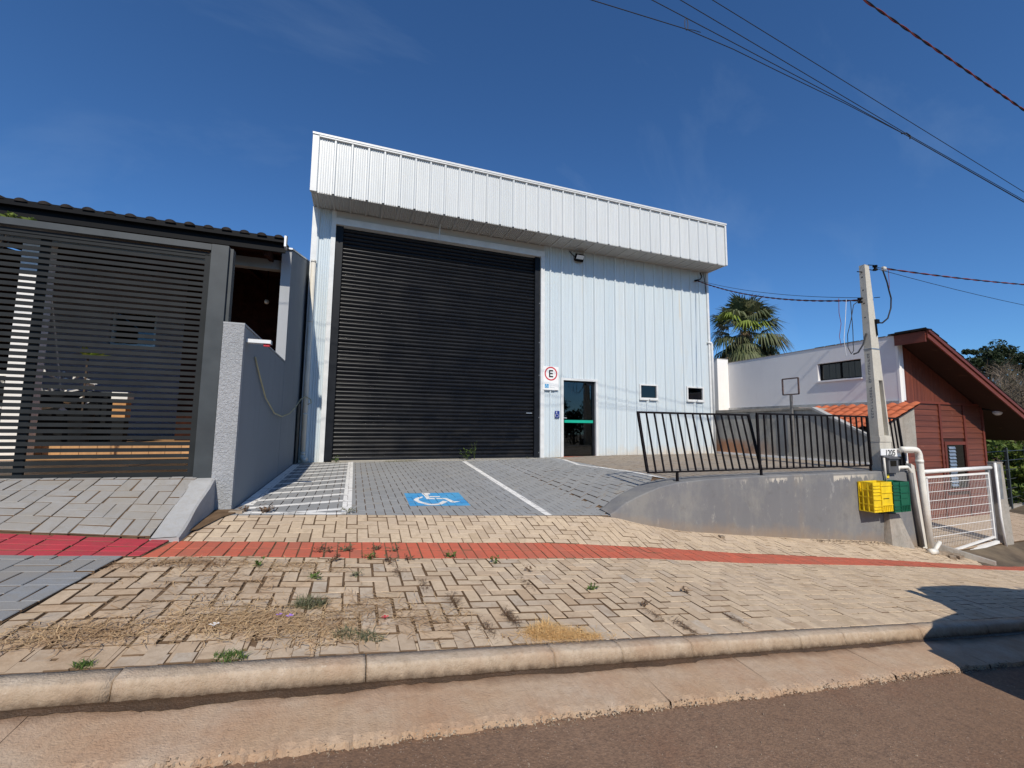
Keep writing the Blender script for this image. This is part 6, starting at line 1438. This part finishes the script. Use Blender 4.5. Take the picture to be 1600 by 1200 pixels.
loft([ring(3.62, .80, 1.70, 1.74), ring(3.9, .84, 1.74, 1.82), ring(4.8, .85, 1.75, 1.84), ring(5.5, .82, 1.70, 1.77), ring(5.85, .78, 1.62, 1.66)], 'roof', 'car_paint')
for s in (-1, 1):
    yy = lambda w: ym+s*(cy1-cy0)/2*w
    for (xa, xb) in ((3.28, 3.74), (4.35, 4.35), (5.25, 5.30), (6.15, 5.80)): part('pillar', MB().bar((xa, yy(.95), zc(xa, 1.08)), (xb, yy(.81), zc(xb, 1.74)), .07, .05), 'car_paint', car)
    part('side_window', MB().add([(3.3, yy(.94), zc(3.3, 1.1)), (6.1, yy(.94), zc(6.1, 1.1)), (5.78, yy(.81), zc(5.78, 1.7)), (3.7, yy(.81), zc(3.7, 1.74))], [(0, 1, 2, 3)]), 'car_glass', car)
    m_ = part('wing_mirror', MB().hexa([(3.42, yy(1.0), zc(3.4, 1.20)), (3.58, yy(1.0), zc(3.5, 1.20)), (3.58, yy(1.2), zc(3.5, 1.22)), (3.46, yy(1.2), zc(3.4, 1.22)), (3.42, yy(1.0), zc(3.4, 1.36)), (3.58, yy(1.0), zc(3.5, 1.36)), (3.58, yy(1.2), zc(3.5, 1.40)), (3.46, yy(1.2), zc(3.4, 1.40))]), 'car_paint', car)
    for x in (2.75, 5.45):
        q = (x, yy(.98), zc(x, .33)); wh_ = part('wheel', MB().tube([(x, yy(.86), zc(x, .33)), (x, yy(1.0), zc(x, .33))], .33, 20), 'rubber', car); part('rim', MB().tube([(x, yy(1.0), zc(x, .33)), (x, yy(1.012), zc(x, .33))], .21, 16), 'aluminium', wh_)
    part('headlight', MB().box((2.03, min(yy(.55), yy(.8)), zc(2.1, .66)), (2.10, max(yy(.55), yy(.8)), zc(2.1, .80))), 'lamp_lens', car)
part('windscreen', MB().add([(3.28, ym-.8, zc(3.28, 1.18)), (3.28, ym+.8, zc(3.28, 1.18)), (3.7, ym+.7, zc(3.7, 1.74)), (3.7, ym-.7, zc(3.7, 1.74))], [(0, 1, 2, 3)]), 'car_glass', car)
for k in range(2): part('seat', MB().box((4.1, ym-.62+k*.72, zc(4.1, .5)), (4.25, ym-.12+k*.72, zc(4.1, 1.45))).box((3.7, ym-.62+k*.72, zc(3.9, .5)), (4.09, ym-.12+k*.72, zc(3.9, .72))), 'rubber', car)
car.location.x += CSH; car.location.z -= slope*CSH*-1
# trees across the street, mirrored in the glass door
for i, (x, y, h, r) in enumerate([(-9, -33, 7.5, 3.4), (-1, -36, 8.5, 3.8), (6, -34, 7.0, 3.2), (13, -37, 8.5, 4.0), (-18, -37, 8.0, 4.0), (22, -36, 8, 4)]):
    tree('street_tree', (x, y, terr(x, y)), (x, y, terr(x, y)+h-r*.5), (r, r, r*.75), 1500, .5, 'dark_leaf', ['tree across the street, second from the left', 'tall tree straight across the street', 'lower tree across the street, right of the tall one', 'large tree across the street towards the right', 'leftmost tree across the street', 'rightmost tree across the street'][i], 90+i, 'trees across the street', 16, .25)
